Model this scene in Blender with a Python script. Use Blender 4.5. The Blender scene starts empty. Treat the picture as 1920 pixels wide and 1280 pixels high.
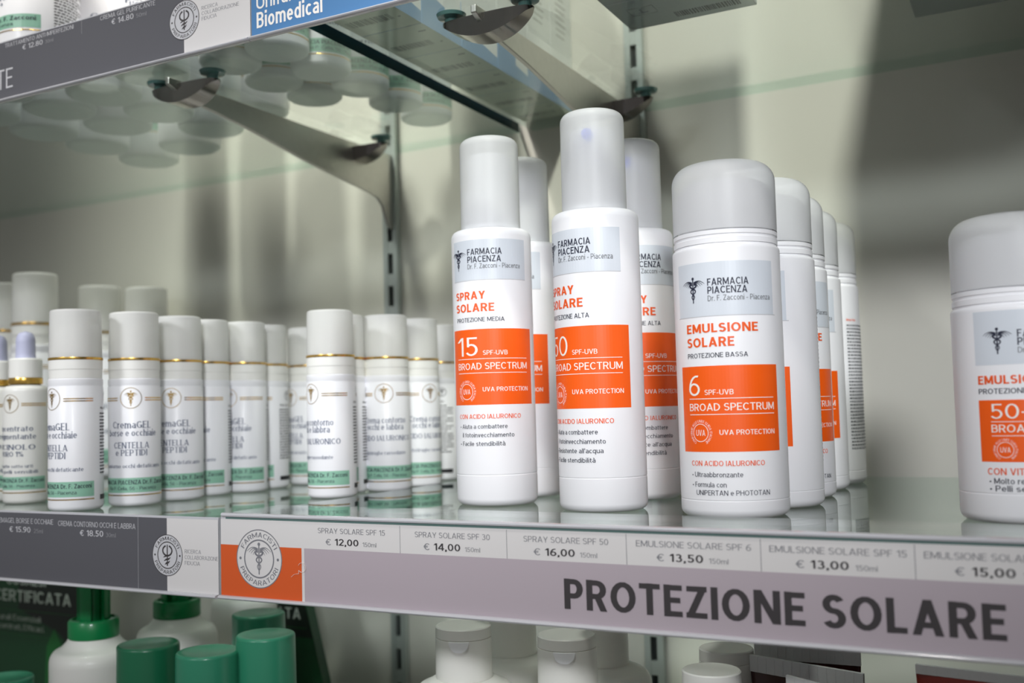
import bpy, bmesh, math, random
from mathutils import Matrix, Vector
random.seed(7)
S = bpy.context.scene
COL = S.collection
PI = math.pi

# ------------------------------------------------------------------ camera
CAM = Vector((0.38956, -0.42118, 0.05252))
ROT = ((0.8792578589963381, -0.47367333307870924, 0.050390385226566435),
       (0.4756287243208167, 0.8788111179973158, -0.038318865918242385),
       (-0.026133005837984252, 0.05765927864978788, 0.997994225229514))
cd = bpy.data.cameras.new('camera')
cam = bpy.data.objects.new('camera', cd); COL.objects.link(cam)
cam.matrix_world = Matrix((
    (ROT[0][0], ROT[0][2], -ROT[0][1], CAM.x),
    (ROT[1][0], ROT[1][2], -ROT[1][1], CAM.y),
    (ROT[2][0], ROT[2][2], -ROT[2][1], CAM.z),
    (0, 0, 0, 1)))
cd.sensor_width = 36.0
cd.lens = 1941.62 / 1920 * 36
cd.shift_x = 52.136 / 1920
cd.shift_y = 14.872 / 1920
cd.clip_start = 0.02
cd.dof.use_dof = True
cd.dof.focus_distance = 0.525
cd.dof.aperture_fstop = 8.0
S.camera = cam

# ------------------------------------------------------------------ view and world
S.view_settings.view_transform = 'Standard'
S.view_settings.look = 'None'
S.view_settings.gamma = 1.0
S.view_settings.use_curve_mapping = False
S.view_settings.exposure = 0.0
S.cycles.use_denoising = True
S.cycles.max_bounces = 16
S.cycles.diffuse_bounces = 10
S.cycles.glossy_bounces = 6
S.cycles.transparent_max_bounces = 24
S.cycles.transmission_bounces = 12
S.cycles.sample_clamp_indirect = 6.0
S.cycles.caustics_reflective = False

w = bpy.data.worlds.new('shop_interior'); S.world = w; w.use_nodes = True
nt = w.node_tree; nt.nodes.clear()
wo = nt.nodes.new('ShaderNodeOutputWorld'); wb = nt.nodes.new('ShaderNodeBackground')
tc = nt.nodes.new('ShaderNodeTexCoord'); sx = nt.nodes.new('ShaderNodeSeparateXYZ')
rp = nt.nodes.new('ShaderNodeValToRGB'); mr = nt.nodes.new('ShaderNodeMapRange')
mr.inputs['From Min'].default_value = -1; mr.inputs['From Max'].default_value = 1
cr = rp.color_ramp
cr.elements[0].position = 0.0; cr.elements[0].color = (0.75, 0.72, 0.68, 1)
cr.elements[1].position = 1.0; cr.elements[1].color = (0.85, 0.85, 0.82, 1)
e = cr.elements.new(0.42); e.color = (0.66, 0.64, 0.63, 1)
e = cr.elements.new(0.58); e.color = (0.95, 0.95, 0.95, 1)
nt.links.new(tc.outputs['Generated'], sx.inputs[0]); nt.links.new(sx.outputs['Z'], mr.inputs['Value'])
nt.links.new(mr.outputs[0], rp.inputs[0]); nt.links.new(rp.outputs[0], wb.inputs['Color'])
wb.inputs['Strength'].default_value = 0.20
nt.links.new(wb.outputs[0], wo.inputs['Surface'])

# ------------------------------------------------------------------ shop lamps and added fill spots
def aim(o, target):
    d = Vector(target) - o.location
    o.rotation_euler = d.to_track_quat('-Z', 'Y').to_euler()

def spot(name, loc, target, watt, size, cone, blend, color):
    l = bpy.data.lights.new(name, 'SPOT'); l.energy = watt; l.shadow_soft_size = size
    l.spot_size = math.radians(cone); l.spot_blend = blend; l.color = color
    o = bpy.data.objects.new(name, l); COL.objects.link(o); o.location = loc; aim(o, target)
    return o

def panel(name, loc, target, watt, sx_, sy_, color):
    l = bpy.data.lights.new(name, 'AREA'); l.energy = watt; l.shape = 'RECTANGLE'; l.size = sx_; l.size_y = sy_; l.color = color
    o = bpy.data.objects.new(name, l); COL.objects.link(o); o.location = loc; aim(o, target)
    return o

spot('overhead_spot', (0.51, -0.65, 1.30), (0.17, 0.29, 0.30), 90, 0.04, 28, 0.9, (1.0, 0.965, 0.89))
spot('overhead_spot', (-0.30, -0.50, 1.30), (-0.10, 0.26, 0.28), 60, 0.05, 27, 0.9, (1.0, 0.965, 0.89))
spot('overhead_spot', (-0.34, -0.06, 1.25), (-0.22, 0.29, 0.26), 62, 0.10, 36, 0.9, (1.0, 0.965, 0.89))
spot('overhead_spot', (0.22, -0.42, 1.30), (0.19, 0.07, -0.04), 24, 0.04, 19, 1.0, (1.0, 0.97, 0.92))  # extra spot added to brighten the flip caps on the lower shelf
spot('overhead_spot', (-0.18, -0.40, 1.30), (-0.15, 0.08, -0.04), 6, 0.04, 16, 1.0, (1.0, 0.97, 0.92))  # weak extra spot added to light the pump bottle shoulders
for lx, tx, lw in ((-0.34, -0.12, 84), (1.10, 0.23, 132)):      # two added fill spots, flat oval beams shaped to spare the lower bay
    wash = spot('added_fill_spot', (lx, -1.60, 0.80), (tx, 0.10, 0.110), lw, 0.17, 36, 1.0, (0.95, 0.97, 1.0))
    wash.scale = (1.0, 0.36, 1.0)

# ------------------------------------------------------------------ materials
def mat(name, col, rough=0.45, metal=0.0, coat=0.0, spec=0.5, noise=0.0, nscale=60, sss=0.0):
    m = bpy.data.materials.new(name); m.use_nodes = True
    b = m.node_tree.nodes['Principled BSDF']
    b.inputs['Base Color'].default_value = (*col, 1); b.inputs['Roughness'].default_value = rough
    b.inputs['Metallic'].default_value = metal; b.inputs['Coat Weight'].default_value = coat
    b.inputs['Coat Roughness'].default_value = 0.06
    b.inputs['Specular IOR Level'].default_value = spec
    if sss:
        b.inputs['Subsurface Weight'].default_value = sss; b.inputs['Subsurface Radius'].default_value = (0.004, 0.004, 0.004); b.inputs['Subsurface Scale'].default_value = 1.0
    if noise:
        n = m.node_tree.nodes.new('ShaderNodeTexNoise'); n.inputs['Scale'].default_value = nscale
        t = m.node_tree.nodes.new('ShaderNodeTexCoord'); mx = m.node_tree.nodes.new('ShaderNodeMixRGB')
        mx.blend_type = 'MULTIPLY'; mx.inputs[0].default_value = noise; mx.inputs[1].default_value = (*col, 1)
        m.node_tree.links.new(t.outputs['Object'], n.inputs['Vector'])
        m.node_tree.links.new(n.outputs['Fac'], mx.inputs[2]); m.node_tree.links.new(mx.outputs[0], b.inputs['Base Color'])
    return m

def srgb(r, g, b):
    f = lambda v: ((v / 255 + 0.055) / 1.055) ** 2.4 if v > 10 else v / 255 / 12.92
    return (f(r), f(g), f(b))

def glass_material(name, tint, ior=1.5, rough=0.0):
    m = bpy.data.materials.new(name); m.use_nodes = True; n = m.node_tree; n.nodes.clear()
    out = n.nodes.new('ShaderNodeOutputMaterial'); mix = n.nodes.new('ShaderNodeMixShader')
    tr = n.nodes.new('ShaderNodeBsdfTransparent'); gl = n.nodes.new('ShaderNodeBsdfGlossy')
    fr = n.nodes.new('ShaderNodeFresnel'); ge = n.nodes.new('ShaderNodeNewGeometry'); mm = n.nodes.new('ShaderNodeMapRange')
    mm.inputs['To Min'].default_value = ior; mm.inputs['To Max'].default_value = 1 / ior
    tr.inputs['Color'].default_value = (*tint, 1); gl.inputs['Color'].default_value = (0.93, 0.97, 0.95, 1)
    gl.inputs['Roughness'].default_value = rough
    n.links.new(ge.outputs['Backfacing'], mm.inputs['Value']); n.links.new(mm.outputs[0], fr.inputs['IOR'])
    n.links.new(fr.outputs[0], mix.inputs[0]); n.links.new(tr.outputs[0], mix.inputs[1]); n.links.new(gl.outputs[0], mix.inputs[2])
    n.links.new(mix.outputs[0], out.inputs['Surface'])
    return m

def frosted(name, col, clear=0.35, rough=0.32):
    m = bpy.data.materials.new(name); m.use_nodes = True; n = m.node_tree; n.nodes.clear()
    out = n.nodes.new('ShaderNodeOutputMaterial')
    rf = n.nodes.new('ShaderNodeBsdfRefraction'); rf.inputs['Roughness'].default_value = rough; rf.inputs['IOR'].default_value = 1.10
    rf.inputs['Color'].default_value = (0.97, 0.98, 0.98, 1)
    df = n.nodes.new('ShaderNodeBsdfDiffuse'); tl = n.nodes.new('ShaderNodeBsdfTranslucent')
    df.inputs['Color'].default_value = (*col, 1); tl.inputs['Color'].default_value = (*col, 1)
    m1 = n.nodes.new('ShaderNodeMixShader'); m1.inputs[0].default_value = 0.25
    m2 = n.nodes.new('ShaderNodeMixShader'); m2.inputs[0].default_value = clear
    gl = n.nodes.new('ShaderNodeBsdfGlossy'); gl.inputs['Roughness'].default_value = 0.42
    fr = n.nodes.new('ShaderNodeFresnel'); fr.inputs['IOR'].default_value = 1.35
    ge = n.nodes.new('ShaderNodeNewGeometry'); mm = n.nodes.new('ShaderNodeMapRange'); mm.inputs['To Min'].default_value = 1.35; mm.inputs['To Max'].default_value = 1 / 1.35
    m3 = n.nodes.new('ShaderNodeMixShader')
    L = n.links.new
    L(ge.outputs['Backfacing'], mm.inputs['Value']); L(mm.outputs[0], fr.inputs['IOR'])
    L(df.outputs[0], m1.inputs[1]); L(tl.outputs[0], m1.inputs[2]); L(m1.outputs[0], m2.inputs[1]); L(rf.outputs[0], m2.inputs[2])
    L(fr.outputs[0], m3.inputs[0]); L(m2.outputs[0], m3.inputs[1]); L(gl.outputs[0], m3.inputs[2]); L(m3.outputs[0], out.inputs['Surface'])
    return m

M = dict(
    wall=mat('painted_wall', srgb(214, 212, 202), 0.55, noise=0.05, nscale=14),
    shadepanel=mat('shade_panel_grey', srgb(92, 90, 88), 0.5),
    white=mat('white_plastic', srgb(244, 244, 247), 0.42, coat=0.05),
    cream=mat('warm_white_plastic', srgb(240, 239, 234), 0.38, coat=0.1),
    label=mat('label_film', srgb(238, 239, 244), 0.36, coat=0.1),
    palegrey=mat('label_pale_grey', srgb(215, 221, 229), 0.36, coat=0.1),
    orange=mat('label_orange', srgb(252, 96, 4), 0.42, coat=0.05),
    orangetext=mat('print_orange', srgb(240, 92, 22), 0.45),
    ink=mat('print_dark_blue', srgb(38, 42, 62), 0.5),
    black=mat('print_black', srgb(32, 32, 36), 0.5),
    whiteink=mat('print_white', srgb(250, 246, 240), 0.5),
    greyink=mat('print_grey', srgb(112, 114, 118), 0.5),
    seam=mat('seam_grey', srgb(190, 190, 194), 0.5),
    blueink=mat('print_petrol_blue', srgb(44, 66, 104), 0.5),
    green=mat('label_sage_green', srgb(148, 198, 174), 0.4),
    gold=mat('gold_foil', srgb(224, 182, 92), 0.24, metal=0.9),
    frost=frosted('frosted_cap', (0.965, 0.97, 0.98), 0.42, 0.28),
    frost2=frosted('frosted_cream_cap', (0.98, 0.975, 0.955), 0.30, 0.30),
    bluedot=mat('nozzle_blue', srgb(20, 100, 235), 0.4),
    rubber=mat('lilac_rubber', srgb(188, 190, 216), 0.45),
    steel=mat('brushed_steel', srgb(196, 194, 188), 0.30, metal=1.0, noise=0.12, nscale=220),
    chrome=mat('dark_chrome', srgb(150, 146, 142), 0.12, metal=1.0),
    alu=mat('pale_aluminium', srgb(196, 204, 200), 0.35, metal=0.55),
    slot=mat('slot_shadow_black', srgb(18, 24, 24), 0.7),
    pad=mat('suction_pad_teal', srgb(92, 132, 128), 0.2, coat=0.5),
    glass=glass_material('shelf_glass', (0.925, 0.962, 0.945)),
    glassback=glass_material('glass_back_edge', (0.84, 0.92, 0.89), 1.0001, 0.3),
    glassline=mat('glass_front_edge', srgb(96, 122, 118), 0.2, coat=0.4),
    glassedge=mat('glass_cut_edge', srgb(4, 46, 46), 0.35, spec=0.12),
    acrylic=glass_material('clear_acrylic', (0.95, 0.95, 0.95), 1.45, 0.03),
    acryledge=mat('acrylic_bead', srgb(205, 205, 210), 0.15, coat=0.6),
    stripwhite=mat('strip_paper_white', srgb(226, 223, 222), 0.45, coat=0.55),
    stripmauve=mat('strip_paper_mauve', srgb(186, 174, 182), 0.45, coat=0.55),
    striporange=mat('strip_paper_orange', srgb(222, 92, 34), 0.45, coat=0.55),
    stripslate=mat('strip_paper_slate', srgb(92, 92, 98), 0.4, coat=0.6),
    stripblue=mat('strip_paper_blue', srgb(74, 130, 184), 0.4, coat=0.6),
    stripink=mat('strip_print_charcoal', srgb(62, 58, 60), 0.5),
    stripsoft=mat('strip_print_soft', srgb(128, 128, 134), 0.5),
    striplight=mat('strip_print_light', srgb(204, 204, 208), 0.5),
    stripdim=mat('strip_print_dim', srgb(150, 150, 154), 0.5),
    cardwhite=mat('carton_white', srgb(222, 225, 222), 0.5),
    cardbottom=mat('carton_ivory', srgb(222, 222, 208), 0.55),
    cardblue=mat('carton_blue', srgb(118, 152, 186), 0.45),
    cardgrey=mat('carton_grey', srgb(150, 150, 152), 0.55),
    barcode=mat('barcode_grey', srgb(142, 144, 138), 0.6),
    dgreen=mat('dark_green_card', srgb(10, 66, 34), 0.4, coat=0.2),
    dgreen2=mat('black_green_card', srgb(10, 26, 18), 0.4, coat=0.2),
    leafgreen=mat('leaf_green_card', srgb(28, 104, 48), 0.4),
    paleprint=mat('pale_green_print', srgb(190, 200, 190), 0.5),
    pump=mat('bright_green_plastic', srgb(8, 128, 70), 0.35, coat=0.2),
    capgreen=mat('sea_green_plastic', srgb(52, 140, 108), 0.32, coat=0.3),
    capgreen2=mat('deep_sea_green_plastic', srgb(28, 108, 74), 0.32, coat=0.3),
    tubewhite=mat('tube_crimp_white', srgb(214, 214, 216), 0.45),
    tubedark=mat('tube_dark_brown', srgb(58, 20, 18), 0.3, coat=0.4),
    tubered=mat('tube_brick_red', srgb(140, 38, 22), 0.32, coat=0.4),
    hair=mat('pale_fibre', srgb(236, 224, 216), 0.5),
)

# ------------------------------------------------------------------ object helpers
def link(name, me, parent=None):
    o = bpy.data.objects.new(name, me); COL.objects.link(o)
    if parent: o.parent = parent
    return o

def tag(o, label, cat, group=None):
    o['label'] = label; o['category'] = cat
    if group: o['group'] = group
    return o

def thing(name, label, cat, loc=(0, 0, 0), rotz=0.0, group=None):
    o = bpy.data.objects.new(name, None); COL.objects.link(o)
    o.empty_display_size = 0.01
    o.location = loc; o.rotation_euler = (0, 0, rotz)
    return tag(o, label, cat, group)

def dup(root, loc, rotz, label, group=None):
    r = root.copy(); COL.objects.link(r); r.location = loc; r.rotation_euler = (0, 0, rotz); r['label'] = label
    if group: r['group'] = group
    for ch in list(root.children):
        c_ = ch.copy(); COL.objects.link(c_); c_.parent = r
        for g in list(ch.children):
            d = g.copy(); COL.objects.link(d); d.parent = c_
    return r

class MB:
    """collects geometry for ONE mesh"""
    def __init__(s): s.v = []; s.f = []; s.m = []; s.mats = []
    def mi(s, m):
        if m not in s.mats: s.mats.append(m)
        return s.mats.index(m)
    def add(s, verts, faces, m):
        b = len(s.v); k = s.mi(m); s.v += [tuple(p) for p in verts]
        for f in faces: s.f.append(tuple(b + i for i in f)); s.m.append(k)
    def box(s, x0, x1, y0, y1, z0, z1, m, ms=None):
        v = [(x, y, z) for z in (z0, z1) for y in (y0, y1) for x in (x0, x1)]
        fs = dict(bottom=(0, 2, 3, 1), top=(4, 5, 7, 6), front=(0, 1, 5, 4), back=(2, 6, 7, 3), left=(0, 4, 6, 2), right=(1, 3, 7, 5))
        b = len(s.v); s.v += v
        for k, f in fs.items():
            s.f.append(tuple(b + i for i in f)); s.m.append(s.mi((ms or {}).get(k, m)))
    def lathe(s, prof, m, n=64, cx=0, cy=0, sx_=1.0, sy_=1.0, closed=False):
        """prof: (r, z) or (r, z, material) going up the outside; r=0 ends close it"""
        b = len(s.v); rows = []
        for p in prof:
            r, z = p[0], p[1]
            if r <= 1e-7:
                s.v.append((cx, cy, z)); rows.append([len(s.v) - 1] * n)
            else:
                i0 = len(s.v)
                for k in range(n):
                    a = 2 * PI * k / n; s.v.append((cx + sx_ * r * math.cos(a), cy + sy_ * r * math.sin(a), z))
                rows.append(list(range(i0, i0 + n)))
        pairs = list(zip(range(len(prof) - 1), range(1, len(prof))))
        if closed: pairs.append((len(prof) - 1, 0))
        for i, j in pairs:
            mm = prof[j][2] if len(prof[j]) > 2 else m
            k2 = s.mi(mm)
            for k in range(n):
                q = (k + 1) % n
                f = [rows[i][k], rows[i][q], rows[j][q], rows[j][k]]
                g = []
                for t in f:
                    if t not in g: g.append(t)
                if len(g) > 2: s.f.append(tuple(g)); s.m.append(k2)
    def prism(s, poly, axis, a, b_, m):
        """extrude a 2D polygon along axis ('x': poly in (y,z); 'y': poly in (x,z); 'z': poly in (x,y))"""
        def P(p, t):
            return (t, p[0], p[1]) if axis == 'x' else (p[0], t, p[1]) if axis == 'y' else (p[0], p[1], t)
        n = len(poly); base = len(s.v); k = s.mi(m)
        s.v += [P(p, a) for p in poly] + [P(p, b_) for p in poly]
        s.f.append(tuple(base + i for i in range(n))); s.m.append(k)
        s.f.append(tuple(base + n + i for i in reversed(range(n)))); s.m.append(k)
        for i in range(n):
            j = (i + 1) % n; s.f.append((base + j, base + i, base + n + i, base + n + j)); s.m.append(k)
    def build(s, name, parent=None, smooth=True, ang=35, bevel=0.0, recalc=True):
        me = bpy.data.meshes.new(name); me.from_pydata(s.v, [], s.f)
        for m in s.mats: me.materials.append(m)
        me.polygons.foreach_set('material_index', s.m)
        if recalc:
            bm = bmesh.new(); bm.from_mesh(me); bmesh.ops.recalc_face_normals(bm, faces=bm.faces); bm.to_mesh(me); bm.free()
        if smooth:
            me.polygons.foreach_set('use_smooth', [True] * len(me.polygons)); me.set_sharp_from_angle(angle=math.radians(ang))
        me.update()
        o = link(name, me, parent)
        if bevel:
            md = o.modifiers.new('edge', 'BEVEL'); md.width = bevel; md.segments = 2; md.limit_method = 'ANGLE'
        return o

def rounded(r0, z0, r1, z1, n=6):
    """quarter turn from (r0,z0) to (r1,z1), outside convex: starts vertical"""
    out = []
    for i in range(n + 1):
        a = PI / 2 * i / n
        out.append((r1 + (r0 - r1) * math.cos(a), z0 + (z1 - z0) * math.sin(a)))
    return out

def rounded_in(r0, z0, r1, z1, n=6):
    """bottom corner: from flat (r0,z0) out to (r1,z1), ends vertical"""
    out = []
    for i in range(n + 1):
        a = PI / 2 * i / n
        out.append((r0 + (r1 - r0) * math.sin(a), z1 + (z0 - z1) * math.cos(a)))
    return out

# ------------------------------------------------------------------ lettering and print
# a small drawn alphabet: each letter is a list of bars, slants and bows; cap height 1
CAPH = 1.0
XH = 0.73
_glyph = {}
def _letter(ch, t, serif):
    """strokes of one letter -> (advance, [(kind, ...)])"""
    h = t / 2; S_ = []
    def V(x, y0, y1): S_.append(('V', x, y0, y1))
    def Hb(y, x0, x1): S_.append(('H', y, x0, x1))
    def D(x0, y0, x1, y1, thin=False): S_.append(('D', x0, y0, x1, y1, thin))
    def A(cx, cy, rx, ry, a0, a1): S_.append(('A', cx, cy, rx, ry, a0, a1))
    X = XH; q = 'BCDEFGHIJKLMNOPQRSTUVWXYZ'
    def bowl(x0, x1, y0, y1): A((x0 + x1) / 2, (y0 + y1) / 2, (x1 - x0) / 2 - h, (y1 - y0) / 2 - h, 0, 360)
    def cap_o(w_): bowl(0, w_, 0, 1); return w_
    w = 0.6
    if ch == 'A': w = 0.70; D(h * 1.1, 0, w / 2, 1, True); D(w - h * 1.1, 0, w / 2, 1); Hb(0.29, 0.16, w - 0.16)
    elif ch == 'B':
        w = 0.58; V(h, 0, 1); Hb(1 - h, 0, 0.32); Hb(0.53, 0, 0.34); Hb(h, 0, 0.34)
        A(0.30, (1.53 - h) / 2, w - 0.30 - h - 0.02, (0.47 - h) / 2, -90, 90); A(0.32, (0.53 + h) / 2, w - 0.32 - h, (0.53 - h) / 2, -90, 90)
    elif ch == 'C': w = 0.64; A(0.35, 0.5, 0.35 - h, 0.5 - h, 42, 318)
    elif ch == 'D': w = 0.64; V(h, 0, 1); Hb(1 - h, 0, 0.25); Hb(h, 0, 0.25); A(0.24, 0.5, w - 0.24 - h, 0.5 - h, -90, 90)
    elif ch == 'E': w = 0.50; V(h, 0, 1); Hb(1 - h, 0, w); Hb(0.52, 0, w * 0.9); Hb(h, 0, w)
    elif ch == 'F': w = 0.48; V(h, 0, 1); Hb(1 - h, 0, w); Hb(0.50, 0, w * 0.88)
    elif ch == 'G': w = 0.68; A(0.36, 0.5, 0.36 - h, 0.5 - h, 45, 360 - 28); V(w - h, 0.08, 0.47); Hb(0.47 - h, 0.36, w)
    elif ch == 'H': w = 0.64; V(h, 0, 1); V(w - h, 0, 1); Hb(0.52, 0, w)
    elif ch == 'I': w = t; V(h, 0, 1)
    elif ch == 'J': w = 0.42; V(w - h, 0.22, 1); A(w / 2, 0.22, w / 2 - h, 0.22 - h, 180, 360)
    elif ch == 'K': w = 0.60; V(h, 0, 1); D(t * 0.9, 0.42, w - h, 1, True); D(w - h * 1.2, 0, 0.22, 0.60)
    elif ch == 'L': w = 0.46; V(h, 0, 1); Hb(h, 0, w)
    elif ch == 'M': w = 0.78; V(h, 0, 1); V(w - h, 0, 1); D(w / 2, 0.12, h * 1.2, 1); D(w / 2, 0.12, w - h * 1.2, 1, True)
    elif ch == 'N': w = 0.66; V(h, 0, 1); V(w - h, 0, 1); D(w - h * 1.1, 0, h * 1.1, 1)
    elif ch == 'O': w = cap_o(0.72)
    elif ch == 'P': w = 0.56; V(h, 0, 1); Hb(1 - h, 0, 0.32); Hb(0.44, 0, 0.32); A(0.30, 0.72 - h / 2, w - 0.30 - h, 0.28 - h / 2, -90, 90)
    elif ch == 'Q': w = cap_o(0.72); D(w - h, -0.04, w * 0.55, 0.28)
    elif ch == 'R': w = 0.60; V(h, 0, 1); Hb(1 - h, 0, 0.32); Hb(0.47, 0, 0.32); A(0.31, 0.735 - h / 2, w - 0.33 - h, 0.265 - h / 2, -90, 90); D(w - h * 1.1, 0, 0.32, 0.47)
    elif ch == 'S': w = 0.56; m = 0.515; A(0.28, (1 - h + m) / 2, 0.265 - h, (1 - h - m) / 2, 28, 270); A(0.28, (m + h) / 2, 0.28 - h, (m - h) / 2, 90, -152)
    elif ch == 'T': w = 0.58; V(w / 2, 0, 1); Hb(1 - h, 0, w)
    elif ch == 'U': w = 0.64; V(h, 0.3, 1); V(w - h, 0.3, 1); A(w / 2, 0.3, w / 2 - h, 0.3 - h, 180, 360)
    elif ch == 'V': w = 0.66; D(w / 2, 0, h * 1.1, 1); D(w / 2, 0, w - h * 1.1, 1, True)
    elif ch == 'W': w = 0.98; D(0.26, 0, h * 1.1, 1); D(0.26, 0, 0.49, 1, True); D(0.72, 0, 0.49, 1); D(0.72, 0, w - h * 1.1, 1, True)
    elif ch == 'X': w = 0.64; D(h, 0, w - h, 1, True); D(w - h, 0, h, 1)
    elif ch == 'Y': w = 0.64; V(w / 2, 0, 0.44); D(w / 2, 0.40, h * 1.1, 1); D(w / 2, 0.40, w - h * 1.1, 1, True)
    elif ch == 'Z': w = 0.56; Hb(1 - h, 0.02, w); Hb(h, 0, w); D(h * 1.3, t * 0.6, w - h * 1.3, 1 - t * 0.6)
    elif ch == 'a': w = 0.48; V(w - h, 0, X * 0.68); A(w * 0.5, X * 0.70, w * 0.5 - h, X * 0.30 - h, 0, 150); A(w * 0.46, X * 0.30, w * 0.46 - h, X * 0.30 - h, 75, 320); Hb(X * 0.58 - h * 0.5, w * 0.45, w)
    elif ch == 'b': w = 0.52; V(h, 0, 1); bowl(0, w, 0, X)
    elif ch == 'c': w = 0.46; A(0.26, X / 2, 0.26 - h, X / 2 - h, 45, 315)
    elif ch == 'd': w = 0.52; V(w - h, 0, 1); bowl(0, w, 0, X)
    elif ch == 'e': w = 0.50; A(w / 2, X / 2, w / 2 - h, X / 2 - h, 0, 318); Hb(X / 2, h, w - h * 0.4)
    elif ch == 'f': w = 0.32; V(0.15, 0, 0.80); A(0.15 + 0.14, 0.80, 0.14, 0.2 - h, 90, 180); Hb(X - h, 0, w)
    elif ch == 'g': w = 0.52; V(w - h, -0.08, X); bowl(0, w, 0.02, X); A(w / 2, -0.06, w / 2 - h, 0.20 - h, 200, 360)
    elif ch == 'h': w = 0.50; V(h, 0, 1); V(w - h, 0, X * 0.62); A(w / 2, X * 0.62, w / 2 - h, X * 0.38 - h, 0, 180)
    elif ch == 'i': w = t; V(h, 0, X); S_.append(('Q', h, 0.94, t * 0.56))
    elif ch == 'j': w = 0.16; V(w - h, -0.12, X); S_.append(('Q', w - h, 0.94, t * 0.56))
    elif ch == 'k': w = 0.48; V(h, 0, 1); D(t * 0.9, 0.28, w - h, X, True); D(w - h, 0, 0.20, 0.44)
    elif ch == 'l': w = t; V(h, 0, 1)
    elif ch == 'm': w = 0.80; V(h, 0, X); V(w / 2, 0, X * 0.62); V(w - h, 0, X * 0.62); A(w / 4 + h / 2, X * 0.62, w / 4 - h / 2, X * 0.38 - h, 0, 180); A(w * 0.75 - h / 2, X * 0.62, w / 4 - h / 2, X * 0.38 - h, 0, 180)
    elif ch == 'n': w = 0.50; V(h, 0, X); V(w - h, 0, X * 0.62); A(w / 2, X * 0.62, w / 2 - h, X * 0.38 - h, 0, 180)
    elif ch == 'o': w = 0.52; bowl(0, w, 0, X)
    elif ch == 'p': w = 0.52; V(h, -0.27, X); bowl(0, w, 0, X)
    elif ch == 'q': w = 0.52; V(w - h, -0.27, X); bowl(0, w, 0, X)
    elif ch == 'r': w = 0.32; V(h, 0, X); A(0.30, X * 0.60, 0.30 - h, X * 0.40 - h, 80, 180)
    elif ch == 's': w = 0.44; m = X * 0.515; A(w / 2, (X - h + m) / 2, w / 2 - h, (X - h - m) / 2, 25, 270); A(w / 2, (m + h) / 2, w / 2 - h, (m - h) / 2, 90, -155)
    elif ch == 't': w = 0.32; V(0.13, 0.18, 0.92); A(0.13 + 0.13, 0.18, 0.13, 0.18 - h, 180, 285); Hb(X - h, 0, w)
    elif ch == 'u': w = 0.50; V(h, X * 0.38, X); V(w - h, 0, X); A(w / 2, X * 0.38, w / 2 - h, X * 0.38 - h, 180, 360)
    elif ch == 'v': w = 0.48; D(w / 2, 0, h * 1.1, X); D(w / 2, 0, w - h * 1.1, X, True)
    elif ch == 'w': w = 0.72; D(0.2, 0, h, X); D(0.2, 0, 0.36, X, True); D(0.52, 0, 0.36, X); D(0.52, 0, w - h, X, True)
    elif ch == 'x': w = 0.48; D(h, 0, w - h, X, True); D(w - h, 0, h, X)
    elif ch == 'y': w = 0.48; D(w / 2, 0, h * 1.1, X); D(w * 0.28, -0.27, w - h * 1.1, X, True)
    elif ch == 'z': w = 0.44; Hb(X - h, 0, w); Hb(h, 0, w); D(h * 1.2, t * 0.6, w - h * 1.2, X - t * 0.6)
    elif ch == 'à': return _letter('a', t, serif)[0], _letter('a', t, serif)[1] + [('D', 0.30, 0.80, 0.16, 1.0, False)]
    elif ch == '0': w = 0.56; bowl(0, w, 0, 1)
    elif ch == '1': w = 0.34; V(w - h, 0, 1); D(h, 0.74, w - h * 1.2, 0.98)
    elif ch == '2': w = 0.54; A(w / 2, 0.70, w / 2 - h, 0.30 - h, 165, -35); D(h * 1.5, t * 0.6, w - h * 1.9, 0.56); Hb(h, 0, w)
    elif ch == '3': w = 0.54; m = 0.53; A(w * 0.47, (1 - h + m) / 2, w * 0.44 - h, (1 - h - m) / 2, 150, -90); A(w / 2 - 0.01, (m + h) / 2, w / 2 - h, (m - h) / 2, 90, -150)
    elif ch == '4': w = 0.58; V(0.42, 0, 1); Hb(0.26, 0, w); D(h, 0.26 + h, 0.42, 1)
    elif ch == '5': w = 0.54; Hb(1 - h, 0.08, w * 0.94); V(0.08 + h, 0.48, 1); A(w / 2 - 0.01, 0.325, w / 2 - h, 0.325 - h, 128, -150)
    elif ch == '6': w = 0.56; bowl(0, w, 0, 0.62); A(0.42, 0.30, 0.42 - h, 0.70 - h, 78, 178)
    elif ch == '7': w = 0.52; Hb(1 - h, 0, w); D(0.16, 0, w - h * 1.3, 1 - t * 0.6)
    elif ch == '8': w = 0.56; bowl(0.03, w - 0.03, 0.50 - h, 1); bowl(0, w, 0, 0.50 + h)
    elif ch == '9': w = 0.56; bowl(0, w, 0.38, 1); A(0.14, 0.70, 0.42 - h, 0.70 - h, -102, -2)
    elif ch == '€': w = 0.62; A(0.38, 0.5, 0.31 - h, 0.5 - h, 45, 315); Hb(0.58, 0, 0.44); Hb(0.42, 0, 0.42)
    elif ch == '•': w = 0.26; S_.append(('O', 0.13, 0.38, 0.13))
    elif ch == '.': w = t * 1.1; S_.append(('Q', h * 1.1, t * 0.56, t * 0.56))
    elif ch == ',': w = t * 1.1; S_.append(('Q', h * 1.1, t * 0.56, t * 0.56)); D(h * 0.5, -0.14, h * 1.5, 0.02)
    elif ch == '-': w = 0.30; Hb(0.36, 0, w)
    elif ch == '+': w = 0.52; Hb(0.42, 0, w); V(w / 2, 0.42 - w / 2, 0.42 + w / 2)
    elif ch == "'": w = t; V(h, 0.72, 1)
    elif ch == '%': w = 0.80; D(0.18, 0, 0.62, 1, True); A(0.17, 0.77, 0.17 - h * 0.8, 0.23 - h * 0.8, 0, 360); A(w - 0.17, 0.23, 0.17 - h * 0.8, 0.23 - h * 0.8, 0, 360)
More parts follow.
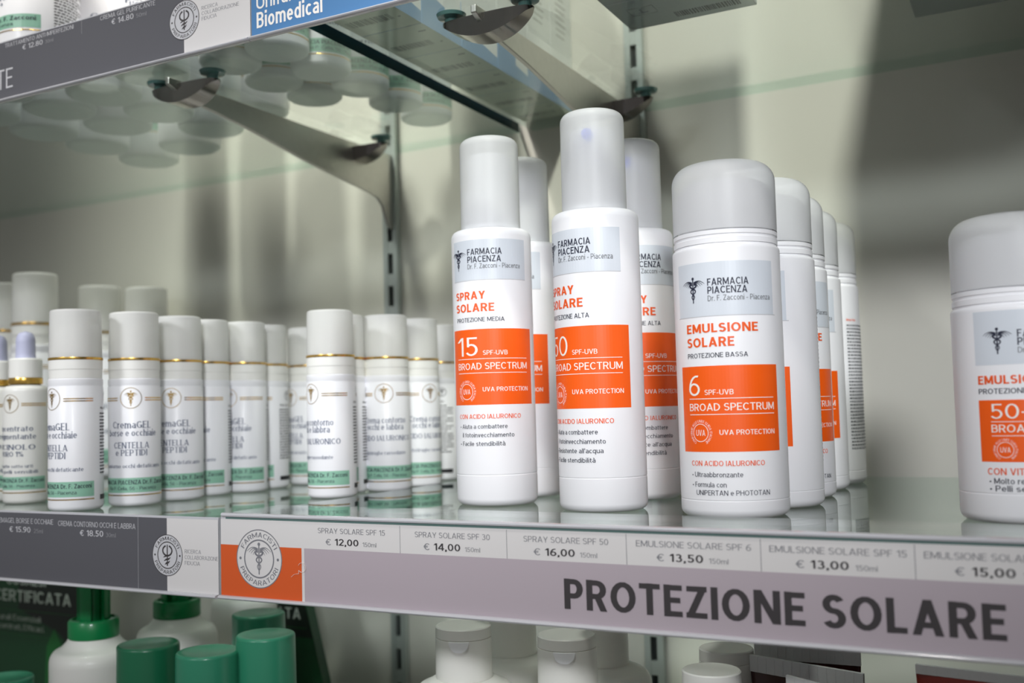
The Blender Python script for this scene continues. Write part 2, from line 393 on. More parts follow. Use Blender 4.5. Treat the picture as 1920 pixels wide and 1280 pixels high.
    else: return 0.30, []
    return w, S_

def glyphs(txt, bold=0.0, serif=False):
    key = (txt, bold, serif)
    if key in _glyph: return _glyph[key]
    t = 0.098 + bold * 3.9
    if serif: t = 0.118 + bold * 2
    th = t * 0.52 if serif else t * 0.92
    VV = []; FF = []; x = 0.0
    lift = 0.0
    def quad(p):
        b_ = len(VV); VV.extend([(a_, c_, lift) for a_, c_ in p]); FF.append((b_, b_ + 1, b_ + 2, b_ + 3))
    def foot(cx, y, up):
        if serif: quad([(cx - t * 0.5 - 0.075, y), (cx + t * 0.5 + 0.075, y), (cx + t * 0.5 + 0.05, y + up * 0.045), (cx - t * 0.5 - 0.05, y + up * 0.045)])
    for ch in txt:
        w_, st = _letter(ch, t, serif)
        for si, s in enumerate(st):
            k = s[0]; lift = 0.16 * (si % 5)
            if k == 'V':
                a, y0, y1 = s[1] + x, s[2], s[3]; quad([(a - t / 2, y0), (a + t / 2, y0), (a + t / 2, y1), (a - t / 2, y1)])
                if serif:
                    if abs(y0) < 0.01 or y0 < -0.2: foot(a, y0, 1)
                    if abs(y1 - 1) < 0.01 or abs(y1 - XH) < 0.01: foot(a - 0.02, y1, -1)
            elif k == 'H':
                y = s[1]; hh = th / 2
                if serif and abs(y - (1 - t / 2)) < 0.005: y = 1 - hh
                if serif and abs(y - t / 2) < 0.005: y = hh
                quad([(x + s[2], y - hh), (x + s[3], y - hh), (x + s[3], y + hh), (x + s[2], y + hh)])
            elif k == 'D':
                x0, y0, x1, y1 = s[1] + x, s[2], s[3] + x, s[4]; tt = th if (serif and s[5]) else t
                hw = tt / 2 * math.hypot(x1 - x0, y1 - y0) / max(1e-6, abs(y1 - y0)); hw = min(hw, tt * 1.1)
                quad([(x0 - hw, y0), (x0 + hw, y0), (x1 + hw, y1), (x1 - hw, y1)])
                if serif and (abs(y0) < 0.01) and ch in 'AKRXkx': foot(x0, y0, 1)
                if serif and (abs(y1 - 1) < 0.01 or abs(y1 - XH) < 0.01) and ch in 'VWXYvwxyk': foot(x1, y1, -1)
            elif k == 'A':
                cx, cy, rx, ry, a0, a1 = s[1] + x, s[2], s[3], s[4], s[5], s[6]
                n = max(5, int(abs(a1 - a0) / 20)); b_ = len(VV)
                for i in range(n + 1):
                    a = math.radians(a0 + (a1 - a0) * i / n); ca, sa = math.cos(a), math.sin(a)
                    tt = th + (t - th) * abs(ca); nx, ny = ca * ry, sa * rx; L = math.hypot(nx, ny) or 1; nx /= L; ny /= L
                    px, py = cx + rx * ca, cy + ry * sa
                    VV.extend([(px - nx * tt / 2, py - ny * tt / 2, lift), (px + nx * tt / 2, py + ny * tt / 2, lift)])
                for i in range(n): FF.append((b_ + 2 * i, b_ + 2 * i + 1, b_ + 2 * i + 3, b_ + 2 * i + 2))
            elif k == 'Q':
                quad([(x + s[1] - s[3], s[2] - s[3]), (x + s[1] + s[3], s[2] - s[3]), (x + s[1] + s[3], s[2] + s[3]), (x + s[1] - s[3], s[2] + s[3])])
            elif k == 'O':
                b_ = len(VV); VV.extend([(x + s[1] + s[3] * math.cos(i * PI / 5), s[2] + s[3] * math.sin(i * PI / 5), lift) for i in range(10)]); FF.append(tuple(range(b_, b_ + 10)))
        x += w_ + (0.0 if not st else (0.098 if not serif else 0.125))
    _glyph[key] = (VV, FF)
    return _glyph[key]

class Print:
    """flat artwork in (s, z), later laid on a plane or wrapped on a cylinder"""
    def __init__(s): s.v = []; s.f = []; s.m = []; s.mats = []
    def add(s, V, F, m, layer):
        if m not in s.mats: s.mats.append(m)
        b = len(s.v); k = s.mats.index(m)
        s.n = getattr(s, 'n', 0) + 1; off = 0.13 * (s.n % 6) if layer >= 2 else 0.0
        s.v += [(p[0], p[1], layer + (p[2] if len(p) > 2 else off)) for p in V]
        for f in F:
            ar = sum(V[f[i]][0] * V[f[(i + 1) % len(f)]][1] - V[f[(i + 1) % len(f)]][0] * V[f[i]][1] for i in range(len(f)))
            s.f.append(tuple(b + i for i in (f if ar > 0 else tuple(reversed(f))))); s.m.append(k)
    def poly(s, pts, m, layer=2): s.add(pts, [tuple(range(len(pts)))], m, layer)
    def rect(s, x0, x1, z0, z1, m, layer=1): s.poly([(x0, z0), (x1, z0), (x1, z1), (x0, z1)], m, layer)
    def disc(s, cx, cy, r, m, layer=2, n=40, ry=None):
        ry = ry or r
        s.poly([(cx + r * math.cos(2 * PI * i / n), cy + ry * math.sin(2 * PI * i / n)) for i in range(n)], m, layer)
    def ring(s, cx, cy, r, wd, m, layer=2, n=48):
        V = []
        for i in range(n):
            a = 2 * PI * i / n; V += [(cx + (r - wd) * math.cos(a), cy + (r - wd) * math.sin(a)), (cx + r * math.cos(a), cy + r * math.sin(a))]
        s.add(V, [(2 * i, 2 * i + 1, (2 * i + 3) % (2 * n), (2 * i + 2) % (2 * n)) for i in range(n)], m, layer)
    def ribbon(s, pts, wd, m, layer=2):
        V = []; n = len(pts)
        for i, (x, y) in enumerate(pts):
            x0, y0 = pts[max(0, i - 1)]; x1, y1 = pts[min(n - 1, i + 1)]
            dx, dy = x1 - x0, y1 - y0; L = math.hypot(dx, dy) or 1
            h = (wd[i] if isinstance(wd, (list, tuple)) else wd) / 2
            V += [(x + dy / L * h, y - dx / L * h), (x - dy / L * h, y + dx / L * h)]
        s.add(V, [(2 * i, 2 * i + 2, 2 * i + 3, 2 * i + 1) for i in range(n - 1)], m, layer)
    def text(s, txt, x0, z, cap, m, x1=None, bold=0.0, layer=3, align='l', squeeze=1.0):
        V, F = glyphs(txt, bold, m is M['blueink'])
        if not V: return
        a = min(p[0] for p in V); b = max(p[0] for p in V)
        k = cap / CAPH; kx = k * squeeze if x1 is None else (x1 - x0) / (b - a)
        wd = (b - a) * kx
        ox = x0 if (align == 'l' or x1 is not None) else x0 - wd / 2 if align == 'c' else x0 - wd
        s.add([(ox + (x - a) * kx, z + y * k, q) for x, y, q in V], F, m, layer)
    def arc(s, txt, cx, cy, r, cap, m, centre, spread, bold=0.0, layer=3, inside=False):
        """lettering round a circle; centre angle in degrees, spread = total angle"""
        V, F = glyphs(txt, bold)
        a = min(p[0] for p in V); b = max(p[0] for p in V); k = cap / CAPH
        out = []
        for x, y, q in V:
            t = (x - a) / (b - a) - 0.5
            if inside: th = math.radians(centre + t * spread); rr = r + cap - y * k
            else: th = math.radians(centre - t * spread); rr = r + y * k
            out.append((cx + rr * math.cos(th), cy + rr * math.sin(th), q))
        s.add(out, F, m, layer)
    def caduceus(s, cx, cy, h, m, layer=3, wing=1.0):
        """winged staff with two snakes: h = full height, centre (cx, cy)"""
        T = cy + h / 2
        s.disc(cx, T - 0.05 * h, 0.055 * h, m, layer, 14)
        s.rect(cx - 0.022 * h, cx + 0.022 * h, cy - 0.48 * h, T - 0.05 * h, m, layer)
        for sg in (-1, 1):
            for k in range(4):
                y0 = T - (0.20 + 0.035 * k) * h; L = (0.46 - 0.085 * k) * h * wing
                pts = [(cx + sg * (0.04 * h + L * t), y0 + h * (0.075 * math.sin(t * PI * 0.9) - 0.10 * t * t)) for t in [i / 6 for i in range(7)]]
                s.ribbon(pts, [h * 0.040 * (1.05 - 0.75 * i / 6) for i in range(7)], m, layer)
            n = 34; pts = []; wd = []
            for i in range(n + 1):
                t = i / n
                amp = 0.15 * h * (1 - t) ** 0.8
                pts.append((cx + sg * amp * math.cos(PI * 3.0 * t) , cy + 0.18 * h - 0.66 * h * t)); wd.append(h * (0.052 * (1 - t) + 0.014))
            pts = [(cx + sg * 0.06 * h, cy + 0.20 * h), (cx + sg * 0.11 * h, cy + 0.22 * h)] + pts; wd = [0.03 * h, 0.05 * h] + wd
            s.ribbon(pts, wd, m, layer)
    def microtext(s, x0, x1, z1, rows, pitch, th, m, layer=3, rnd=None):
        rnd = rnd or random.Random(3)
        for k in range(rows):
            z = z1 - k * pitch; x = x0
            end = x1 - (x1 - x0) * rnd.choice((0, 0, 0.1, 0.3))
            while x < end:
                L = rnd.uniform(0.0007, 0.0024); s.rect(x, min(x + L, end), z, z + th, m, layer); x += L + 0.0005
    def mesh(s, name, place, cut=None, parent=None):
        me = bpy.data.meshes.new(name); me.from_pydata(s.v, [], s.f)
        for m in s.mats: me.materials.append(m)
        me.polygons.foreach_set('material_index', s.m)
        bm = bmesh.new(); bm.from_mesh(me)
        bmesh.ops.triangulate(bm, faces=[f for f in bm.faces if len(f.verts) > 4])
        if cut:
            x0 = min(p[0] for p in s.v); x1 = max(p[0] for p in s.v); x = x0 + cut
            while x < x1:
                bmesh.ops.bisect_plane(bm, geom=bm.verts[:] + bm.edges[:] + bm.faces[:], plane_co=(x, 0, 0), plane_no=(1, 0, 0), dist=1e-9); x += cut
        for v in bm.verts: v.co = place(v.co.x, v.co.y, v.co.z)
        bm.normal_update()
        bm.to_mesh(me); bm.free(); me.update()
        return link(name, me, parent)
    def wrap(s, name, R, parent=None, gap=0.00006):
        return s.mesh(name, lambda x, z, l: Vector(((R + l * gap) * math.sin(x / R), -(R + l * gap) * math.cos(x / R), z)), 0.0016, parent)
    def flat(s, name, parent=None, y=0.0, gap=0.00006):
        return s.mesh(name, lambda x, z, l: Vector((x, y - l * gap, z)), None, parent)

# ------------------------------------------------------------------ layout constants
WALL_Y = 0.3337
ZG = -0.0006            # top of the middle right glass
ZGL = -0.0022           # top of the middle left glass
ZU = 0.278              # underside of the upper glass
TG = 0.008
ZUT = ZU + TG           # top of the upper glass
ZLOW = -0.300           # top of the lower glass

def face_cam(x, y): return math.atan2(CAM.x - x, -(CAM.y - y))

# ------------------------------------------------------------------ setting: wall and added shade panel
b = MB(); b.box(-2.4, 2.4, WALL_Y, WALL_Y + 0.10, -0.9, 1.3, M['wall'])
o = b.build('wall_back', smooth=False); o['kind'] = 'structure'
b = MB(); b.box(0.66, 0.70, -0.30, WALL_Y, -0.9, 1.3, M['shadepanel'])  # unseen panel added to darken the right end of the shelves
o = b.build('shade_panel_right', smooth=False); o['kind'] = 'structure'

# ------------------------------------------------------------------ glass shelves
def glass_shelf(label, x0, x1, y0, y1, zt, cut):
    b = MB()
    ms = {k: M['glassback'] for k in ('back', 'front', 'left', 'right')}
    ms.update({k: M['glassedge'] for k in cut})
    b.box(x0, x1, y0, y1, zt - TG, zt, M['glass'], ms)
    return tag(b.build('glass_shelf', smooth=False), label, 'shelf')
glass_shelf('clear glass shelf holding the orange labelled sunscreens, behind the mauve price strip', 0.0008, 0.655, 0.003, WALL_Y - 0.0007, ZG, ('left',))
glass_shelf('clear glass shelf under the small gold ringed cream bottles, beside the sunscreen shelf', -1.15, -0.0008, 0.003, WALL_Y - 0.0007, ZGL, ())
glass_shelf('upper glass shelf with thick green cut edge carrying round cream jars, seen from below', -1.15, 0.0211, 0.003, WALL_Y - 0.0007, ZUT, ('right',))
glass_shelf('upper glass shelf carrying blue and white cartons, seen from below', 0.0335, 0.655, 0.003, WALL_Y - 0.0007, ZUT, ())
glass_shelf('lower glass shelf under the green and white pump bottles', -1.15, -0.0008, 0.003, WALL_Y - 0.0007, ZLOW, ())
glass_shelf('lower glass shelf under the white flip top bottles and dark tubes', 0.0008, 0.655, 0.003, WALL_Y - 0.0007, ZLOW, ())

# ------------------------------------------------------------------ wall uprights and brackets
def upright(x, label):
    t = thing('shelf_upright', label, 'upright', (x, WALL_Y, 0))
    b = MB(); W = 0.0072; D = 0.0060
    b.box(-W, -0.0026, -D, -0.0002, -0.6, 0.75, M['alu']); b.box(0.0026, W, -D, -0.0002, -0.6, 0.75, M['alu'])
    b.box(-0.0026, 0.0026, -0.0022, -0.0002, -0.6, 0.75, M['slot'])
    z = -0.6
    while z < 0.74:
        b.box(-0.0026, 0.0026, -D + 0.0004, -0.0022, z, z + 0.0105, M['alu']); z += 0.0282
    b.build('slotted_rail', t, smooth=False)
    return t
upright(-0.1045, 'slim slotted metal upright on the wall behind the small cream bottles')
upright(0.1232, 'slim slotted metal upright on the wall behind the tall spray bottles')

def bracket(x, label):
    t = thing('shelf_bracket', label, 'bracket', (x, WALL_Y, 0))
    Y = WALL_Y
    pts = [(0.066, 0.2690), (0.081, 0.2635), (0.135, 0.2580), (0.1636, 0.2538), (0.2135, 0.2462), (0.2549, 0.2412), (0.292, 0.2372), (0.306, 0.2345), (0.3135, 0.2290), (0.3172, 0.2215), (0.3200, 0.2150), (0.3240, 0.2112), (Y - 0.0062, 0.2100),
           (Y - 0.0062, 0.2755), (0.066, 0.2735)]
    b = MB(); b.prism([(y - Y, z) for y, z in pts], 'x', -0.0016, 0.0016, M['steel'])
    b.build('arm', t, smooth=False, bevel=0.0005)
    for cy, nm in ((0.083, 'front_cradle'), (0.279, 'rear_cradle')):
        b = MB(); L = 0.0285; n = 22; V = []; F = []
        zt = 0.2722
        for i in range(n + 1):
            u = -1 + 2 * i / n; k = max(0.0, 1 - u * u); hw = 0.0095 * k ** 0.5 + 0.0012
            zb = zt - 0.0010 - 0.0118 * k
            zd = zt - 0.0016 * k
            V += [(u * L, cy - Y - hw, zd), (u * L, cy - Y + hw, zd), (u * L, cy - Y + hw * 0.8, zb), (u * L, cy - Y - hw * 0.8, zb)]
        for i in range(n):
            for k in range(4):
                F.append((4 * i + k, 4 * i + (k + 1) % 4, 4 * i + 4 + (k + 1) % 4, 4 * i + 4 + k))
        F += [(0, 3, 2, 1), (4 * n, 4 * n + 1, 4 * n + 2, 4 * n + 3)]
        b.add(V, F, M['chrome'])
        cr_ = b.build(nm, t)
        for sg in (-1, 1):
            p = MB(); p.lathe([(0, 0.2715), (0.0035, 0.2715), (0.0040, 0.2752), (0.0078, 0.2760), (0.0086, 0.2779), (0, 0.2779)], M['pad'], 32, sg * 0.0235, cy - Y)
            p.build('suction_pad', cr_)
    return t
bracket(-0.1022, 'grey steel shelf bracket with curved cradles, under the cream jar shelf')
bracket(0.1256, 'grey steel shelf bracket under the carton shelf, reaching over the tall sprays')

# ------------------------------------------------------------------ price strips
def round_logo(p, cx, cy, R, ink, paper, style):
    p.disc(cx, cy, R, paper, 3); p.ring(cx, cy, R, R * 0.035, ink, 4, 64); p.ring(cx, cy, R * 0.66, R * 0.05, ink, 4, 64)
    p.arc('FARMACISTI', cx, cy, R * 0.73, R * 0.17, ink, 90, 128, 0.008, 4)
    p.arc('PREPARATORI', cx, cy, R * 0.73, R * 0.17, ink, -90, 138, 0.008, 4, True)
    p.disc(cx - R * 0.82, cy, R * 0.05, ink, 4, 14); p.disc(cx + R * 0.82, cy, R * 0.05, ink, 4, 14)
    if style == 'wings':
        p.caduceus(cx, cy, R * 1.1, ink, 4, 0.95)
    else:   # monogram of a staff with curling ribbons
        h = R * 1.02
        p.ribbon([(cx, cy + h / 2), (cx, cy - h / 2)], R * 0.07, ink, 4)
        for sg in (-1, 1):
            n = 20
            p.ribbon([(cx + sg * R * 0.30 * math.cos(a), cy + R * 0.22 + R * 0.24 * math.sin(a)) for a in [math.radians(70 - 160 * i / n) for i in range(n + 1)]], R * 0.085, ink, 4)
        for k in range(3):
            y = cy - R * 0.02 - k * R * 0.17; q = R * (0.26 - 0.05 * k)
            p.ribbon([(cx - q, y - R * 0.09), (cx - q * 0.4, y - R * 0.02), (cx + q * 0.4, y + R * 0.01), (cx + q, y + R * 0.09)], [R * 0.03, R * 0.09, R * 0.09, R * 0.03], ink, 4)

def strip(name, label, x0, x1, z0, z1, art, flange=None, bead_ends=True):
    t = thing(name, label, 'price strip', (0, 0, 0))
    h = MB()
    h.box(x0, x1, 0.0002, 0.0022, z0, z1, M['acryledge'])
    prof = [(0.0024 * math.cos(a) - 0.0008, z0 + 0.0002 + 0.0011 * math.sin(a)) for a in [2 * PI * i / 14 for i in range(14)]]
    h.prism(prof, 'x', x0, x1, M['acryledge'])
    hold = h.build('holder', t, smooth=True, ang=40)
    if flange:
        f = MB(); f.box(x0 + 0.001, x1, -0.0006, flange, ZG + 0.0001, ZG + 0.0016, M['acrylic'])
        f.prism([(-0.0008, z1 - 0.0010), (-0.0012, z1 - 0.0002), (-0.0008, z1 + 0.0007), (0.0004, z1 + 0.0010), (0.0014, z1 + 0.0007), (0.0014, z1 - 0.0010)], 'x', x0 + 0.001, x1, M['acryledge'])
        f.build('top_flange', t, smooth=True, ang=40)
    p = Print(); art(p); p.flat('label_insert', t, y=0.0)
    return t

def art_sun(p):
    zt, zb = -0.0019, -0.0418
    p.rect(0.0040, 0.655, zt, -0.0007, M['glassline'], 1)
    p.rect(0.0006, 0.655, -0.0153, zt, M['stripwhite'], 1)
    p.rect(0.0006, 0.655, zb, -0.0153, M['stripmauve'], 1)
    p.rect(0.0006, 0.0545, zb, -0.0153, M['striporange'], 2)
    p.rect(0.0545, 0.0562, zb, -0.0153, M['stripwhite'], 2)
    round_logo(p, 0.0267, -0.0219, 0.0152, M['stripsoft'], M['stripwhite'], 'wings')
    for x in (0.1140, 0.1716, 0.2291, 0.2862, 0.3437, 0.4012, 0.4587):
        p.rect(x - 0.00012, x + 0.00012, -0.0153, zt - 0.0004, M['stripsoft'], 2)
    rows = [(0.0650, 0.1054, 'SPRAY SOLARE SPF 15', '€', '12,00'), (0.1225, 0.1630, 'SPRAY SOLARE SPF 30', '€', '14,00'),
            (0.1802, 0.2209, 'SPRAY SOLARE SPF 50', '€', '16,00'), (0.2335, 0.2824, 'EMULSIONE SOLARE SPF 6', '€', '13,50'),
            (0.2897, 0.3409, 'EMULSIONE SOLARE SPF 15', '€', '13,00'), (0.3469, 0.3985, 'EMULSIONE SOLARE SPF 30', '€', '15,00')]
    for x0, x1, n, e_, pr in rows:
        c = (x0 + x1) / 2
        p.text(n, x0, -0.0073, 0.0026, M['stripsoft'], x1)
        p.text(e_, c - 0.0155, -0.0131, 0.0031, M['stripsoft'], c - 0.0122)
        p.text(pr, c - 0.0100, -0.0131, 0.0033, M['stripink'], c + 0.0045, bold=0.012)
        p.text('150ml', c + 0.0068, -0.0131, 0.0021, M['stripsoft'], c + 0.0150)
    p.text('PROTEZIONE SOLARE', 0.1994, -0.0358, 0.0132, M['stripink'], 0.3734, bold=0.022)

def art_left(p):
    zt, zb = -0.0026, -0.0423
    p.rect(-1.15, -0.0012, zb, zt, M['stripslate'], 1)
    p.rect(-0.0606, -0.0602, zb, zt, M['stripdim'], 2)
    p.rect(-0.0384, -0.0012, zb, zt, M['stripwhite'], 2)
    round_logo(p, -0.0381, -0.0228, 0.0113, M['stripink'], M['striplight'], 'ribbon')
    for i, s_ in enumerate(('RICERCA', 'COLLABORAZIONE', 'FIDUCIA')):
        p.text(s_, -0.0253, -0.0212 - 0.0031 * i, 0.0021, M['stripsoft'], -0.0253 + (0.0118, 0.0238, 0.0110)[i])
    p.text('CREMA CONTORNO OCCHI E LABBRA', -0.1257, -0.0094, 0.0030, M['striplight'], -0.0624)
    p.text('€ 18.50', -0.1072, -0.0146, 0.0034, M['striplight'], -0.0880, bold=0.008)
    p.text('30ml', -0.0858, -0.0146, 0.0024, M['stripdim'], -0.0780)
    p.text('CREMAGEL BORSE E OCCHIAIE', -0.1835, -0.0089, 0.0030, M['striplight'], -0.1300)
    p.text('€ 15.90', -0.1690, -0.0143, 0.0034, M['striplight'], -0.1500, bold=0.008)
    p.text('25ml', -0.1470, -0.0143, 0.0024, M['stripdim'], -0.1390)

def art_upper(p):
    zt, zb = 0.2904, 0.2545
    p.rect(-1.15, 0.0256, zb, zt, M['stripslate'], 1)
    p.rect(-0.0222, 0.0256, zb, zt, M['stripwhite'], 2)
    p.rect(-0.1044, -0.1041, 0.2820, zt, M['stripdim'], 2)
    round_logo(p, -0.0219, 0.2735, 0.0112, M['stripink'], M['striplight'], 'ribbon')
    for i, s_ in enumerate(('RICERCA', 'COLLABORAZIONE', 'FIDUCIA')):
        p.text(s_, -0.0090, 0.2764 - 0.0030 * i, 0.0021, M['stripsoft'], -0.0090 + (0.0118, 0.0268, 0.0110)[i])
    p.text('TRATTAMENTO ANTI IMPERFEZIONI', -0.1735, 0.2866, 0.0026, M['striplight'], -0.1112)
    p.text('€ 12.80', -0.1570, 0.2823, 0.0031, M['striplight'], -0.1385, bold=0.006)
    p.text('30ml', -0.1362, 0.2823, 0.0022, M['stripdim'], -0.1290)
    p.text('CREMA GEL PURIFICANTE', -0.0885, 0.2868, 0.0027, M['striplight'], -0.0440)
    p.text('€ 14.80', -0.0790, 0.2824, 0.0033, M['striplight'], -0.0612, bold=0.006)
    p.text('50ml', -0.0590, 0.2824, 0.0023, M['stripdim'], -0.0510)
    p.text('TE', -0.1812, 0.2606, 0.0126, M['striplight'], -0.1660)

def art_blue(p):
    p.rect(0.0264, 0.655, 0.2545, 0.2904, M['stripblue'], 1)
    p.text('Unifarco', 0.0300, 0.2684, 0.0086, M['whiteink'], 0.0648, bold=0.008)
    p.text('Biomedical', 0.0300, 0.2582, 0.0086, M['whiteink'], 0.0735, bold=0.016)

strip('price_strip', 'long mauve and white price strip with an orange badge block, large grey sun care lettering', 0.0006, 0.655, -0.0430, 0.0004, art_sun, 0.047)
strip('price_strip', 'dark slate price strip with white end panel and round badge, below the small cream bottles', -1.15, -0.0012, -0.0432, -0.0014, art_left)
strip('price_strip', 'dark slate price strip with white end panel on the upper glass shelf', -1.15, 0.0256, 0.2528, 0.2912, art_upper)
strip('header_strip', 'blue shelf strip with bold white lettering, on the upper carton shelf', 0.0264, 0.655, 0.2528, 0.2912, art_blue)

# a stray pale fibre stuck on the orange block of the price strip
b = MB()
pth = [(0.0480 + 0.0012 * i, -0.0300 + 0.00055 * i + 0.0005 * math.sin(i)) for i in range(5)]
cx_, cz_ = 0.0548, -0.0250
pth += [(cx_ + 0.0024 * math.cos(a), cz_ + 0.0024 * math.sin(a)) for a in [math.radians(215 + 300 * i / 16) for i in range(17)]]
for (x0, z0), (x1, z1) in zip(pth[:-1], pth[1:]):
    dx, dz = x1 - x0, z1 - z0; L = math.hypot(dx, dz) or 1; nx, nz = -dz / L * 0.00007, dx / L * 0.00007
    for yy in (-0.0007,):
        b.add([(x0 + nx, yy, z0 + nz), (x0 - nx, yy, z0 - nz), (x1 - nx, yy, z1 - nz), (x1 + nx, yy, z1 + nz),
               (x0 + nx, -0.0004, z0 + nz), (x0 - nx, -0.0004, z0 - nz), (x1 - nx, -0.0004, z1 - nz), (x1 + nx, -0.0004, z1 + nz)],
              [(0, 1, 2, 3), (7, 6, 5, 4), (0, 3, 7, 4), (1, 5, 6, 2)], M['hair'])
tag(b.build('lint_fibre', smooth=False), 'tiny curled pale fibre stuck on the orange block of the price strip', 'fibre')

# ------------------------------------------------------------------ sunscreen labels
def uva_badge(p, cx, cz, r):
    p.ring(cx, cz, r * 0.70, r * 0.05, M['whiteink'], 3)
    p.text('UVA', cx - r * 0.42, cz - r * 0.23, r * 0.46, M['whiteink'], cx + r * 0.42, bold=0.006)
    p.arc('CONFORME ALLE LINEE GUIDA ITALIANE', cx, cz, r * 0.80, r * 0.20, M['whiteink'], 90, 300, 0.0)

def brand_block(p, x_emb, z_emb, h_emb, xt, z1, z2, z3, cap, x1, x2, x3):
    p.caduceus(x_emb, z_emb, h_emb, M['ink'])
    p.text('FARMACIA', xt, z1, cap, M['ink'], x1, bold=0.012)
    p.text('PIACENZA', xt, z2, cap, M['ink'], x2, bold=0.012)
    p.text('Dr. F. Zacconi - Piacenza', xt, z3, cap * 0.78, M['greyink'], x3, bold=0.004)

def back_print(p, x0, x1, z0, z1, seed):
    rn = random.Random(seed)
    p.text('Modo d\'uso', x0, z1 - 0.002, 0.0016, M['orangetext'], bold=0.006)
    n = int((z1 - z0 - 0.004) / 0.0021)
    p.microtext(x0, x1, z1 - 0.0052, n, 0.0021, 0.0009, M['greyink'], 3, rn)

def spray_art(kind, dz):
    p = Print(); X = 0.0024
    W = lambda s: s + X
    p.rect(W(-0.0266), W(0.0213), 0.1246 + dz, 0.1470 + dz, M['palegrey'], 1)
    p.rect(W(-0.0266), W(0.0213), 0.1243 + dz, 0.1246 + dz, M['seam'], 1)
    brand_block(p, W(-0.0213), 0.1362 + dz, 0.0122, W(-0.0142), 0.1385 + dz, 0.1343 + dz, 0.1308 + dz, 0.0035, W(0.0058), W(0.0053), W(0.0170))
    p.text('SPRAY', W(-0.0245), 0.1139 + dz, 0.0044, M['orangetext'], W(-0.0040), bold=0.02)
    p.text('SOLARE', W(-0.0245), 0.1070 + dz, 0.0046, M['orangetext'], W(0.0009), bold=0.02)
    p.text('PROTEZIONE ' + ('MEDIA' if kind == 15 else 'ALTA'), W(-0.0240), 0.1014 + dz, 0.0024, M['ink'], W(0.0064) if kind == 15 else W(0.0040), bold=0.006)
    p.rect(W(-0.0293), W(0.0251), 0.0556 + dz, 0.0973 + dz, M['orange'], 1)
    p.text(str(kind), W(-0.0243), 0.0826 + dz, 0.0103, M['whiteink'], W(-0.0090))
    p.text('SPF-UVB', W(-0.0060), 0.0829 + dz, 0.0025, M['whiteink'], W(0.0076), bold=0.006)
    for z in (0.0809, 0.0731): p.rect(W(-0.0238), W(0.0205), z + dz - 0.00015, z + dz + 0.00015, M['whiteink'], 3)
    p.text('BROAD SPECTRUM', W(-0.0238), 0.0750 + dz, 0.0037, M['whiteink'], W(0.0205), bold=0.006)
    uva_badge(p, W(-0.0170), 0.0629 + dz, 0.0063)
    p.text('UVA PROTECTION', W(-0.0067), 0.0629 + dz, 0.0024, M['whiteink'], W(0.0207), bold=0.008)
    p.text('CON ACIDO IALURONICO', W(-0.0235), 0.0480 + dz, 0.0025, M['orangetext'], W(0.0148), bold=0.008)
    L = [('• Aiuta a combattere', -0.0232, 0.0065), ('il fotoinvecchiamento', -0.0212, 0.0103)]
    L += [("• Resistente all'acqua", -0.0232, 0.0090)] if kind == 50 else []
    L += [('• Facile stendibilità', -0.0232, 0.0049)]
    for i, (s_, a, b_) in enumerate(L):
        p.text(s_, W(a), 0.0426 + dz - 0.0047 * i, 0.0024, M['ink'], W(b_), bold=0.003)
    back_print(p, 0.0520, 0.088, 0.030, 0.140, 5)
    return p

